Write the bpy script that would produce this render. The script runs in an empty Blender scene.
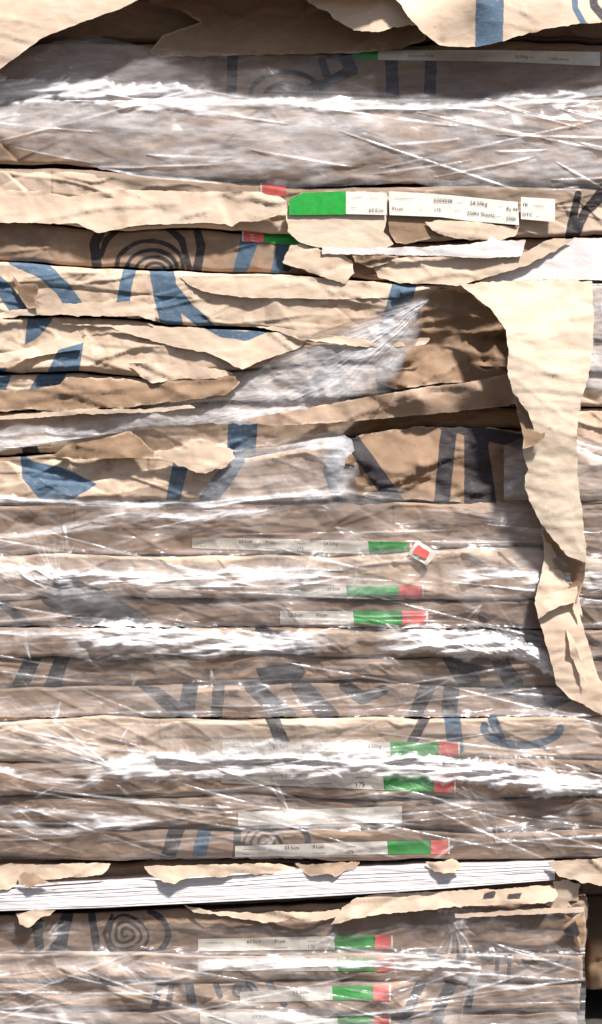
import bpy, math, random
import numpy as np
from mathutils import Vector
from mathutils.geometry import delaunay_2d_cdt

rng = np.random.default_rng(7)
random.seed(7)
C = bpy.context.scene.collection
S = 0.0015            # metres per unit of the measuring grid on the front of the pile
CAM_D = 2.6           # camera distance from the front of the pile
ZC = 0.80             # height of the optical axis

# ------------------------------------------------------------------ measuring grid -> world
def W(px, py, d):
    """point of the front of the pile: grid x, grid y (down), d = millimetres out of the front plane"""
    y = -np.asarray(d, float) * 0.001
    k = (CAM_D + y) / CAM_D
    return (np.asarray(px, float) - 301) * S * k, y, ZC + (512 - np.asarray(py, float)) * S * k

def poly_y(pts, x):
    p = np.array(pts, float)
    return np.interp(x, p[:, 0], p[:, 1])

# ------------------------------------------------------------------ noise
FX0, FY0, FW, FH = -80, -40, 780, 1120
def vnoise(x, y, seed):
    r = np.random.default_rng(seed); T = r.random((64, 64))
    xi = np.floor(x).astype(int); yi = np.floor(y).astype(int)
    fx = x - xi; fy = y - yi
    fx = fx * fx * (3 - 2 * fx); fy = fy * fy * (3 - 2 * fy)
    a = T[yi % 64, xi % 64]; b = T[yi % 64, (xi + 1) % 64]
    c = T[(yi + 1) % 64, xi % 64]; d = T[(yi + 1) % 64, (xi + 1) % 64]
    return (a * (1 - fx) + b * fx) * (1 - fy) + (c * (1 - fx) + d * fx) * fy
def fbm(x, y, seed, o=4):
    s = 0; a = 0.5
    for i in range(o):
        s = s + a * vnoise(x * 2 ** i, y * 2 ** i, seed + i); a *= 0.5
    return s / (1 - 0.5 ** o)

def facet_field(cx, cy, seed):
    """random points with random heights, triangulated: flat facets that meet in creases, like crumpled paper"""
    r = np.random.default_rng(seed)
    pts = []
    for j in range(-1, int(FH / cy) + 2):
        for i in range(-1, int(FW / cx) + 2):
            pts.append(((i + 0.5 * (j % 2) + r.uniform(-.48, .48)) * cx, (j + r.uniform(-.48, .48)) * cy))
    h = r.uniform(-1, 1, len(pts))
    v, e, f, ov, oe, of = delaunay_2d_cdt([Vector(p) for p in pts], [], [], 0, 1e-5, True)
    out = np.zeros((FH, FW))
    for tri in f:
        P = [v[k] for k in tri]; H = [h[ov[k][0]] if ov[k] else 0 for k in tri]
        x0 = max(0, int(math.floor(min(p.x for p in P)))); x1 = min(FW - 1, int(math.ceil(max(p.x for p in P))))
        y0 = max(0, int(math.floor(min(p.y for p in P)))); y1 = min(FH - 1, int(math.ceil(max(p.y for p in P))))
        if x1 < x0 or y1 < y0: continue
        X, Y = np.meshgrid(np.arange(x0, x1 + 1), np.arange(y0, y1 + 1))
        a, b, c = P
        den = (b.y - c.y) * (a.x - c.x) + (c.x - b.x) * (a.y - c.y)
        if abs(den) < 1e-9: continue
        l0 = ((b.y - c.y) * (X - c.x) + (c.x - b.x) * (Y - c.y)) / den
        l1 = ((c.y - a.y) * (X - c.x) + (a.x - c.x) * (Y - c.y)) / den
        l2 = 1 - l0 - l1
        m = (l0 >= -1e-6) & (l1 >= -1e-6) & (l2 >= -1e-6)
        out[y0:y1 + 1, x0:x1 + 1][m] = (l0 * H[0] + l1 * H[1] + l2 * H[2])[m]
    return out
FA = facet_field(96, 24, 1)
FB = facet_field(38, 14, 2)
FC = facet_field(10, 7, 3)
def crease_field(n, seed, lo, hi, amp):
    """folds: the paper stands up along a line and drops sharply on its lower side"""
    r = np.random.default_rng(seed); out = np.zeros((FH, FW))
    for _ in range(n):
        L = r.uniform(lo, hi); a = r.normal() * .28; x = r.uniform(0, FW); y = r.uniform(0, FH); A = amp * r.uniform(.4, 1) * (1 if r.random() < .7 else -1)
        bend = r.normal() * .22; fall = r.uniform(3, 9)
        i0, i1 = max(0, int(x - L / 2)), min(FW, int(x + L / 2))
        if i1 - i0 < 8: continue
        xs = np.arange(i0, i1); s = (xs - x) / (L / 2)
        yc = y + (xs - x) * math.tan(a) + bend * L * .2 * s * s + 1.5 * np.sin(s * r.uniform(2, 7) + r.uniform(0, 6))
        env = np.clip(1 - s * s, 0, 1) ** .7
        j0, j1 = max(0, int(yc.min() - 30)), min(FH, int(yc.max() + 6))
        if j1 - j0 < 4: continue
        d = yc[None] - np.arange(j0, j1)[:, None]
        out[j0:j1, i0:i1] += A * env * np.where(d > 0, np.exp(-d / fall), np.exp(d / 1.0))
    return out
CRS = crease_field(900, 11, 30, 190, 3.4)

def look(F, x, y, x0=FX0, y0=FY0, sc=1.0):
    gx = np.clip((np.asarray(x, float) - x0) * sc, 0, F.shape[1] - 1.001)
    gy = np.clip((np.asarray(y, float) - y0) * sc, 0, F.shape[0] - 1.001)
    i = gx.astype(int); j = gy.astype(int); u = gx - i; w = gy - j
    return (F[j, i] * (1 - u) + F[j, i + 1] * u) * (1 - w) + (F[j + 1, i] * (1 - u) + F[j + 1, i + 1] * u) * w

def crumple(x, y, a=1.0, cs=.8):
    return a * (3.6 * look(FA, x, y) + 2.0 * look(FB, x, y) + 0.75 * look(FC, x, y) + cs * look(CRS, x, y))

# ------------------------------------------------------------------ prints on the paper: signed distance to inked strokes
def sd_poly_line(x, y, pts, w):
    pts = np.array(pts, float)
    w = np.full(len(pts), float(w)) if np.isscalar(w) else np.array(w, float)
    best = np.full(x.shape, -6.0)
    m0 = w.max() + 6
    for (a, b, wa, wb) in zip(pts[:-1], pts[1:], w[:-1], w[1:]):
        m = (x > min(a[0], b[0]) - m0) & (x < max(a[0], b[0]) + m0) & (y > min(a[1], b[1]) - m0) & (y < max(a[1], b[1]) + m0)
        if not m.any(): continue
        X = x[m]; Y = y[m]
        dx, dy = b - a; L = dx * dx + dy * dy + 1e-9
        t = np.clip(((X - a[0]) * dx + (Y - a[1]) * dy) / L, 0, 1)
        dist = np.hypot(X - a[0] - t * dx, Y - a[1] - t * dy)
        best[m] = np.maximum(best[m], wa + (wb - wa) * t - dist)
    return best
def sd_fill(x, y, pts):
    pts = np.array(pts, float)
    d = -sd_poly_line(x, y, np.vstack([pts, pts[:1]]), 0.0)
    ins = np.zeros(x.shape, bool); j = len(pts) - 1
    for i in range(len(pts)):
        xi, yi = pts[i]; xj, yj = pts[j]
        cnd = ((yi > y) != (yj > y)) & (x < (xj - xi) * (y - yi) / ((yj - yi) or 1e-9) + xi)
        ins ^= cnd; j = i
    return np.where(ins, d, -d)
def ell(cx, cy, rx, ry, a0=0, a1=360, n=40, rot=0):
    o = []
    for i in range(n + 1):
        a = math.radians(a0 + (a1 - a0) * i / n); r = math.radians(rot)
        u, v = rx * math.cos(a), ry * math.sin(a)
        o.append((cx + u * math.cos(r) - v * math.sin(r), cy + u * math.sin(r) + v * math.cos(r)))
    return o
def spiral(cx, cy, r0, r1, turns, sq=1.0, ph=0, n=90):
    o = []
    for i in range(n + 1):
        t = i / n; a = ph + t * turns * 2 * math.pi; r = r0 + (r1 - r0) * t
        r *= 1 + 0.08 * math.sin(3 * a + ph)
        o.append((cx + r * math.cos(a), cy + r * sq * math.sin(a)))
    return o
def ink(x, y, strokes):
    wob = (fbm(x / 9, y / 9, 40) - .5) * 1.6
    b = np.full(x.shape, -6.0); k = np.full(x.shape, -6.0)
    for s in strokes:
        v = sd_fill(x, y, s[1]) if s[0][1] == 'f' else sd_poly_line(x, y, s[1], s[2])
        v = v + wob
        if s[0][0] == 'b': b = np.maximum(b, v)
        else: k = np.maximum(k, v)
    return b, k

# ------------------------------------------------------------------ mesh helpers
def mesh_arrays(name, co, faces, mat, parent=None, attrs=None, smooth=True):
    me = bpy.data.meshes.new(name)
    n = len(co); faces = np.asarray(faces, dtype=np.int32)
    fs = faces.shape[1]
    me.vertices.add(n); me.vertices.foreach_set('co', np.asarray(co, dtype=np.float32).ravel())
    me.loops.add(faces.size); me.loops.foreach_set('vertex_index', faces.ravel())
    me.polygons.add(len(faces))
    me.polygons.foreach_set('loop_start', np.arange(0, faces.size, fs, dtype=np.int32))
    me.update(calc_edges=True)
    me.polygons.foreach_set('use_smooth', np.full(len(faces), smooth))
    for k, v in (attrs or {}).items():
        v = np.asarray(v, dtype=np.float32)
        a = me.attributes.new(k, 'FLOAT', 'POINT'); a.data.foreach_set('value', v.ravel())
    me.materials.append(mat); me.validate()
    ob = bpy.data.objects.new(name, me); C.objects.link(ob)
    if parent is not None: ob.parent = parent
    return ob
def grid_faces(ny, nx, flip=False):
    i = np.arange(ny * nx).reshape(ny, nx)
    q = np.stack([i[:-1, :-1], i[1:, :-1], i[1:, 1:], i[:-1, 1:]], -1).reshape(-1, 4)
    return q[:, ::-1] if flip else q
def tag(o, label, cat, group=None):
    o['label'] = label; o['category'] = cat
    if group: o['group'] = group
    return o

# ------------------------------------------------------------------ materials
def new_mat(name):
    m = bpy.data.materials.new(name); m.use_nodes = True
    nt = m.node_tree; nt.nodes.clear()
    out = nt.nodes.new('ShaderNodeOutputMaterial')
    return m, nt, out
def nd(nt, t, **kw):
    n = nt.nodes.new(t)
    for k, v in kw.items(): setattr(n, k, v)
    return n
def noise_n(nt, scale, detail=4, rough=.55, vec=None):
    n = nd(nt, 'ShaderNodeTexNoise'); n.inputs['Scale'].default_value = scale
    n.inputs['Detail'].default_value = detail; n.inputs['Roughness'].default_value = rough
    if vec is not None: nt.links.new(vec, n.inputs['Vector'])
    return n
def mixc(nt, fac, a, b, blend='MIX'):
    n = nd(nt, 'ShaderNodeMix', data_type='RGBA', blend_type=blend)
    for sock, v in ((n.inputs[0], fac), (n.inputs[6], a), (n.inputs[7], b)):
        if isinstance(v, (int, float)): sock.default_value = v
        elif isinstance(v, tuple): sock.default_value = (*v, 1)
        else: nt.links.new(v, sock)
    return n.outputs[2]
def mrange(nt, v, a, b, c=0., d=1., smooth=False):
    n = nd(nt, 'ShaderNodeMapRange'); n.clamp = True
    if smooth: n.interpolation_type = 'SMOOTHSTEP'
    nt.links.new(v, n.inputs[0])
    for i, q in zip((1, 2, 3, 4), (a, b, c, d)): n.inputs[i].default_value = q
    return n.outputs[0]

def paper_mat(name, base, dark, light, rough=.72, inks=True, fibre=.25):
    m, nt, out = new_mat(name); L = nt.links.new
    tc = nd(nt, 'ShaderNodeTexCoord')
    mp = nd(nt, 'ShaderNodeMapping'); mp.inputs['Scale'].default_value = (1, 1, 2.2); L(tc.outputs['Object'], mp.inputs[0])
    n1 = noise_n(nt, 9, 4, .6, mp.outputs[0]); n2 = noise_n(nt, 420, 3, .7, mp.outputs[0]); n3 = noise_n(nt, 42, 5, .65, mp.outputs[0])
    c = mixc(nt, mrange(nt, n1.outputs[0], .35, .68), base, dark)
    c = mixc(nt, mrange(nt, n3.outputs[0], .45, .75, 0, .55), c, light)
    c = mixc(nt, mrange(nt, n2.outputs[0], .3, .75, 0, fibre), c, dark)
    st = noise_n(nt, 3.4, 6, .6, mp.outputs[0])
    c = mixc(nt, mrange(nt, st.outputs[0], .52, .66, 0, .38), c, tuple(v * f for v, f in zip(dark, (.78, .76, .78))))
    # little dark specks and scuffs
    c = mixc(nt, mrange(nt, noise_n(nt, 150, 2, .5, mp.outputs[0]).outputs[0], .70, .76, 0, .6), c, tuple(v * .4 for v in dark))
    ed = nd(nt, 'ShaderNodeAttribute', attribute_name='edge')
    c = mixc(nt, mrange(nt, ed.outputs['Fac'], 0.0, 1.0, 0, .45), c, (.72, .58, .44))
    it = nd(nt, 'ShaderNodeAttribute', attribute_name='torn_open_shade')
    c = mixc(nt, it.outputs['Fac'], c, mixc(nt, mrange(nt, n3.outputs[0], .35, .7), (.33, .205, .12), (.44, .29, .18)))  # torn paper is browner here, with the shade of the hollow painted in
    if inks:
        worn = noise_n(nt, 120, 4, .7, mp.outputs[0])
        keep = mrange(nt, worn.outputs[0], .28, .45, .66, .97)
        for an, col in (('ink_blue', (.07, .13, .20)), ('ink_black', (.032, .03, .036))):
            at = nd(nt, 'ShaderNodeAttribute', attribute_name=an)
            f = nd(nt, 'ShaderNodeMath', operation='MULTIPLY')
            # the attribute is a distance shifted by +8 so that meshes without it read as no ink
            L(mrange(nt, at.outputs['Fac'], 7.6, 8.5), f.inputs[0]); L(keep, f.inputs[1])
            c = mixc(nt, f.outputs[0], c, col)
    b = nd(nt, 'ShaderNodeBsdfPrincipled'); L(c, b.inputs['Base Color'])
    b.inputs['Roughness'].default_value = rough; b.inputs['Specular IOR Level'].default_value = .3
    bp = nd(nt, 'ShaderNodeBump'); bp.inputs['Strength'].default_value = .35; bp.inputs['Distance'].default_value = .0022
    a = nd(nt, 'ShaderNodeMath', operation='ADD'); L(n3.outputs[0], a.inputs[0])
    sc = nd(nt, 'ShaderNodeMath', operation='MULTIPLY'); L(n2.outputs[0], sc.inputs[0]); sc.inputs[1].default_value = .25
    L(sc.outputs[0], a.inputs[1]); L(a.outputs[0], bp.inputs['Height']); L(bp.outputs[0], b.inputs['Normal'])
    L(b.outputs[0], out.inputs[0])
    return m
KRAFT = paper_mat('kraft_paper', (.66, .515, .395), (.54, .405, .295), (.73, .60, .48))
BROWN = paper_mat('brown_kraft_paper', (.43, .305, .22), (.33, .225, .155), (.51, .375, .28))
DARK = paper_mat('dark_kraft_paper', (.33, .228, .16), (.24, .16, .11), (.41, .295, .215))
INNER_SHADED = paper_mat('kraft_inner_side_shaded', (.32, .21, .135), (.24, .152, .092), (.40, .275, .18))  # inner side is browner, and darkened further to paint in the hollow's shade
PALE = paper_mat('pale_kraft_paper', (.70, .58, .45), (.61, .49, .37), (.76, .65, .52))
WHITE = paper_mat('white_paper', (.80, .77, .76), (.72, .68, .67), (.86, .84, .83), .6, False, .15)
SHEETS = None
def flat_mat(name, col, dark, rough=.5, scale=90):
    m, nt, out = new_mat(name); L = nt.links.new
    tc = nd(nt, 'ShaderNodeTexCoord')
    n = noise_n(nt, scale, 5, .7, tc.outputs['Object'])
    b = nd(nt, 'ShaderNodeBsdfPrincipled'); L(mixc(nt, mrange(nt, n.outputs[0], .42, .72), col, dark), b.inputs['Base Color'])
    b.inputs['Roughness'].default_value = rough
    L(b.outputs[0], out.inputs[0]); return m
LABEL = flat_mat('label_paper', (.80, .765, .70), (.70, .65, .57), .5)
GREEN = flat_mat('green_label_ink', (.012, .37, .04), (.02, .25, .04), .45)
RED = flat_mat('red_label_ink', (.86, .17, .15), (.74, .13, .11), .45)
INK = flat_mat('black_label_ink', (.03, .028, .03), (.10, .09, .08), .6, 900)
GROUND = flat_mat('ground_dust', (.06, .052, .045), (.04, .035, .03), .9, 30)

def sheets_mat():
    m, nt, out = new_mat('white_sheet_edges'); L = nt.links.new
    at = nd(nt, 'ShaderNodeAttribute', attribute_name='layer')
    cb = nd(nt, 'ShaderNodeCombineXYZ'); L(at.outputs['Fac'], cb.inputs[1])
    tc = nd(nt, 'ShaderNodeTexCoord'); sp = nd(nt, 'ShaderNodeSeparateXYZ'); L(tc.outputs['Object'], sp.inputs[0])
    mu = nd(nt, 'ShaderNodeMath', operation='MULTIPLY'); L(sp.outputs[0], mu.inputs[0]); mu.inputs[1].default_value = 1.2; L(mu.outputs[0], cb.inputs[0])
    n = noise_n(nt, 3.2, 8, .85, cb.outputs[0])
    c = mixc(nt, mrange(nt, n.outputs[0], .46, .74), (.76, .73, .74), (.56, .52, .52))
    b = nd(nt, 'ShaderNodeBsdfPrincipled'); L(c, b.inputs['Base Color']); b.inputs['Roughness'].default_value = .7
    bp = nd(nt, 'ShaderNodeBump'); bp.inputs['Strength'].default_value = .5; bp.inputs['Distance'].default_value = .0015
    L(n.outputs[0], bp.inputs['Height']); L(bp.outputs[0], b.inputs['Normal'])
    L(b.outputs[0], out.inputs[0]); return m
SHEETS = sheets_mat()

def film_mat():
    m, nt, out = new_mat('stretch_film'); L = nt.links.new
    de = nd(nt, 'ShaderNodeAttribute', attribute_name='thickness')  # film layers as opacity; a few highlights are painted in as well
    uv = nd(nt, 'ShaderNodeUVMap'); tc = nd(nt, 'ShaderNodeTexCoord')
    mp = nd(nt, 'ShaderNodeMapping'); mp.inputs['Scale'].default_value = (10, 10, 46); mp.inputs['Rotation'].default_value = (0, math.radians(6), 0)
    L(tc.outputs['Object'], mp.inputs[0])
    n = noise_n(nt, 4, 6, .7, mp.outputs[0])
    k = mrange(nt, n.outputs[0], .3, .7, .7, 1.25)
    f = nd(nt, 'ShaderNodeMath', operation='MULTIPLY'); f.use_clamp = True; L(de.outputs['Fac'], f.inputs[0]); L(k, f.inputs[1])
    mn = nd(nt, 'ShaderNodeMath', operation='MINIMUM'); L(f.outputs[0], mn.inputs[0]); mn.inputs[1].default_value = .96
    tr = nd(nt, 'ShaderNodeBsdfTransparent'); tr.inputs[0].default_value = (.97, .96, .95, 1)
    df = nd(nt, 'ShaderNodeBsdfPrincipled'); df.inputs['Base Color'].default_value = (.945, .92, .93, 1)
    df.inputs['Roughness'].default_value = .3; df.inputs['Specular IOR Level'].default_value = .6
    gl = nd(nt, 'ShaderNodeBsdfGlossy'); gl.inputs['Roughness'].default_value = .21; gl.inputs['Color'].default_value = (.95, .95, 1, 1)
    bp = nd(nt, 'ShaderNodeBump'); bp.inputs['Strength'].default_value = .2; bp.inputs['Distance'].default_value = .003
    L(n.outputs[0], bp.inputs['Height'])
    for s in (df, gl): L(bp.outputs[0], s.inputs['Normal'])
    fr = nd(nt, 'ShaderNodeFresnel'); fr.inputs[0].default_value = 1.5; L(bp.outputs[0], fr.inputs['Normal'])
    m1 = nd(nt, 'ShaderNodeMixShader'); L(mn.outputs[0], m1.inputs[0]); L(tr.outputs[0], m1.inputs[1]); L(df.outputs[0], m1.inputs[2])
    fm = nd(nt, 'ShaderNodeMath', operation='MULTIPLY'); L(fr.outputs[0], fm.inputs[0]); fm.inputs[1].default_value = .5; fm.use_clamp = True
    m2 = nd(nt, 'ShaderNodeMixShader'); L(fm.outputs[0], m2.inputs[0]); L(m1.outputs[0], m2.inputs[1]); L(gl.outputs[0], m2.inputs[2])
    L(m2.outputs[0], out.inputs[0]); return m
FILM = film_mat()

SKY_STRENGTH, SUN_STRENGTH, SUN_ANGLE, EXPOSURE = 0.05, 4.3, 5.0, 0.82
# ------------------------------------------------------------------ the packs
B_ = {
 'Z': [(-70,38),(670,38)],
 # lower edge of each pack's front, from the top of the pile down
 'A0': [(-70,99),(670,97)],
 'A1': [(-70,163),(0,164),(92,166),(200,175),(300,182),(400,184),(670,188)],
 'B': [(-70,222),(0,223),(95,226),(200,226),(290,233),(400,240),(520,238),(602,236),(670,236)],
 'C': [(-70,260),(0,262),(100,268),(200,274),(290,274),(400,282),(460,284),(602,281),(670,281)],
 'D': [(-70,315),(0,315),(150,320),(165,326),(260,330),(330,340),(420,338),(670,335)],
 'E': [(-70,369),(0,369),(80,373),(150,378),(220,371),(300,366),(400,362),(520,370),(670,372)],
 'F': [(-70,413),(0,413),(150,408),(200,405),(300,402),(400,399),(520,405),(670,410)],
 'G': [(-70,455),(0,455),(100,453),(170,457),(250,455),(350,434),(420,427),(520,430),(602,455),(670,455)],
 'H': [(-70,500),(200,502),(520,502),(670,497)],
 'I': [(-70,551),(200,555),(330,556),(430,548),(520,544),(670,560)],
 'J': [(-70,598),(670,598)],
 'K': [(-70,625),(300,627),(670,629)],
 'L': [(-70,655),(670,656)],
 'M': [(-70,683),(130,685),(330,683),(670,684)],
 'N': [(-70,717),(670,717)],
 'O': [(-70,760),(670,760)],
 'P': [(-70,797),(670,797)],
 'Q': [(-70,828),(670,828)],
 'R': [(-70,859),(670,857)],
 'S': [(-70,915),(0,914),(200,908),(420,897),(670,890)],
 'T': [(-70,953),(670,952)],
 'U': [(-70,980),(670,980)],
 'V': [(-70,1006),(300,1009),(400,1016),(670,1008)],
 'W': [(-70,1046),(670,1046)],
}
KEYS = list(B_)
PRINT = {
 'A0': [('kl', ell(286,96,36,24,180,360), 2.4), ('kl', ell(288,98,24,15,180,360), 2.2), ('kl', ell(288,99,12,8,180,360), 2),
        ('kl', [(233,56),(231,92)], 5.5), ('kl', [(345,56),(352,70),(330,82),(300,90)], [7,6,5,3]), ('kl', [(322,60),(326,74)], 4), ('kl', [(391,60),(393,96)], 6.5), ('kl', [(431,60),(430,96)], 6)],
 'B': [('kl', [(606,190),(585,212),(574,238)], [7,5,4]), ('kl', [(578,194),(570,236)], [3.5,5]), ('kl', [(230,196),(215,200)], 1)],
 'C': [('kl', [(104,226),(94,244),(97,268)], [5,5,5]), ('kl', [(122,226),(106,240),(101,256)], [3,3.2,2]), ('kl', [(196,226),(201,246),(197,270)], [4,4.5,4.5]),
       ('kl', [(166,226),(182,240),(189,268)], [3,3.5,3]), ('kl', ell(150,266,33,25,175,365), 2.2), ('kl', ell(152,269,25,19,175,365), 2.1), ('kl', ell(154,270,18,13,175,365), 1.8), ('kl', ell(155,270,10,7,175,365), 1.6),
       ('bl', [(250,240),(239,274)], [9,7]), ('bl', [(285,240),(276,274)], [7,6]), ('kl', [(303,240),(287,268)], [6,4])],
 'D': [('bl', [(14,260),(45,272),(62,288),(78,312)], [6,8,8,9]), ('bl', [(-14,272),(4,290),(20,312)], [7,8,8]), ('bl', [(131,266),(126,284),(121,318)], [6,6.5,6.5]),
       ('bl', [(161,268),(166,296),(172,326)], [12,12,11]), ('bl', [(170,286),(186,308),(214,332)], [6,7,6]), ('bl', [(406,280),(386,342)], [12,11])],
 'E': [('bf', [(28,316),(54,318),(40,336),(24,346)]), ('bf', [(46,376),(58,350),(84,342),(78,378)]), ('bf', [(-10,366),(8,368),(-2,376),(-12,376)]),
       ('bl', [(202,322),(222,333),(246,336),(270,328)], [5,4.5,4.5,3]), ('bl', [(165,318),(172,332)], 8), ('bl', [(382,334),(352,366)], [10,8])],
 'F': [('bf', [(-12,376),(12,374),(6,390),(-12,390)]), ('bf', [(38,374),(68,372),(54,394),(28,392)]), ('kl', [(325,372),(300,412)], [8,9]), ('kl', [(334,374),(346,408)], 8)],
 'G': [('bf', [(228,418),(258,418),(255,462),(226,462)]), ('kl', [(30,450),(34,458)], 8)],
 'H': [('bf', [(20,452),(34,462),(62,467),(98,484),(72,500),(40,500),(22,478)]), ('bl', [(182,458),(172,504)], [8,7]), ('bl', [(236,460),(206,504)], [9,9]),
       ('bl', [(348,436),(332,470),(340,502)], [12,9,7]), ('kl', [(358,448),(398,504)], [8,8]), ('kl', [(447,458),(441,504)], 8), ('kl', [(478,458),(481,504)], [12,17]), ('kl', [(372,440),(500,448)], [3,9])],
 'J': [('kl', [(62,584),(100,600)], 10)],
 'K': [('kl', [(52,596),(112,628)], [11,13]), ('kl', [(96,596),(150,628)], [10,8]), ('kl', [(0,600),(30,628)], 5)],
 'L': [('kl', [(260,630),(310,650)], 5), ('kl', [(460,630),(530,640)], 9)],
 'M': [('kl', [(36,652),(20,686)], [8,8]), ('kl', [(64,654),(52,686)], [7,8]), ('kf', [(255,668),(300,662),(306,672),(296,686),(262,684)]),        ('kl', [(452,656),(470,684)], [10,11]), ('kl', [(498,658),(514,684)], [8,9]), ('kl', [(462,664),(510,676)], 3)],
 'N': [('kf', [(138,686),(160,687),(196,716),(172,716)]), ('kl', [(190,686),(186,718)], 8), ('kl', [(219,686),(216,718)], 6), ('kl', [(252,686),(288,718)], [8,9]),
       ('kl', [(300,686),(330,718)], [9,10]), ('kl', [(428,686),(414,718)], [8,7]), ('kl', [(452,686),(448,718)], 8), ('kl', [(345,686),(362,698),(384,690)], [6,7,5]), ('kl', [(490,688),(550,702),(572,694)], [5,8,6])],
 'O': [('kl', [(272,718),(284,746)], 7), ('bl', [(452,718),(456,748)], 8), ('bl', ell(522,728,38,17,0,190), 4), ('bl', [(492,718),(500,738)], 5), ('kl', [(425,718),(412,742)], 5)],
 'R': [('kl', spiral(264,842,2,22,2.7,.75), 1.6), ('kl', [(178,826),(166,862)], [8,7]), ('bl', [(205,826),(198,862)], [7,7]), ('kl', [(238,826),(236,862)], 4), ('kl', ell(272,842,36,24,-70,60), 3)],
 'T': [('kl', [(36,914),(40,955)], [6,4]), ('kl', [(68,914),(56,955)], [6,8]), ('kl', [(92,916),(98,955)], 4), ('kl', spiral(126,934,2,22,3.0,.95,1), 1.5),
       ('kl', ell(132,934,36,26,-60,70), 3), ('kl', [(112,916),(104,934),(110,950)], 2)],
 'U': [('kl', [(498,953),(496,982)], 2.4), ('kl', [(510,953),(508,982)], 2), ('kl', ell(546,956,24,16,15,165), 2), ('kl', ell(546,956,15,9,10,170), 1.8), ('kl', [(432,954),(440,964)], 5), ('kl', [(462,954),(460,962)], 5), ('kl', [(478,954),(490,958)], 4)],
 'V': [('kl', [(160,983),(154,1008)], 3.5), ('kl', [(172,983),(168,1008)], 3), ('kl', [(188,980),(193,1008)], 4.5), ('kl', spiral(244,990,2,14,2.2,.7), 2), ('kl', [(268,982),(284,1004)], 3.5), ('kl', [(424,976),(402,1024)], 5), ('kl', [(456,976),(430,1024)], 6), ('kl', [(474,976),(464,1024)], 4), ('kl', [(216,984),(220,996)], 3)],
 'W': [('kl', [(410,1014),(398,1040)], 5), ('kl', [(440,1014),(428,1040)], 5)],
}
BASE = {k: v for k, v in zip(KEYS, [-52, -24, -2, -3, -13, 9, 5, -6, -12, -4, -9, -3, -8, -3, -9, -7, -1, -1, -9, -7, -60, -13, -4, -7, -9])}
RELIEF = {k: 1.55 for k in KEYS}
RELIEF.update({'B': 1.2, 'D': 1.2, 'E': 1.5, 'F': 1.5, 'G': 1.5, 'H': 1.6, 'C': 1.2, 'T': 1.7, 'U': 2.3, 'V': 2.0, 'O': 1.4, 'Q': 1.8})
RIGHT = {k: 660 for k in KEYS}
RIGHT.update({'S': 566, 'T': 584, 'U': 583, 'V': 580, 'W': 577, 'N': 780, 'O': 780, 'P': 780, 'Q': 780, 'R': 780})  # five upper packs lengthened out of view to shade the pile behind
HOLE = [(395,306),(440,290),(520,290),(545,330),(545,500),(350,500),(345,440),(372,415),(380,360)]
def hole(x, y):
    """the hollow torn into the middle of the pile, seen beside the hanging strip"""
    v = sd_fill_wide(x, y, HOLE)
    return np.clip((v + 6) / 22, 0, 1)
def sd_fill_wide(x, y, pts):
    pts = np.array(pts, float); x = np.asarray(x, float); y = np.asarray(y, float)
    d = np.full(x.shape, 1e9); ins = np.zeros(x.shape, bool)
    for a, b in zip(pts, np.roll(pts, -1, 0)):
        dx, dy = b - a; t = np.clip(((x - a[0]) * dx + (y - a[1]) * dy) / (dx * dx + dy * dy + 1e-9), 0, 1)
        d = np.minimum(d, np.hypot(x - a[0] - t * dx, y - a[1] - t * dy))
        ins ^= ((a[1] > y) != (b[1] > y)) & (x < (b[0] - a[0]) * (y - a[1]) / ((b[1] - a[1]) or 1e-9) + a[0])
    return np.where(ins, d, -d)

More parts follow.
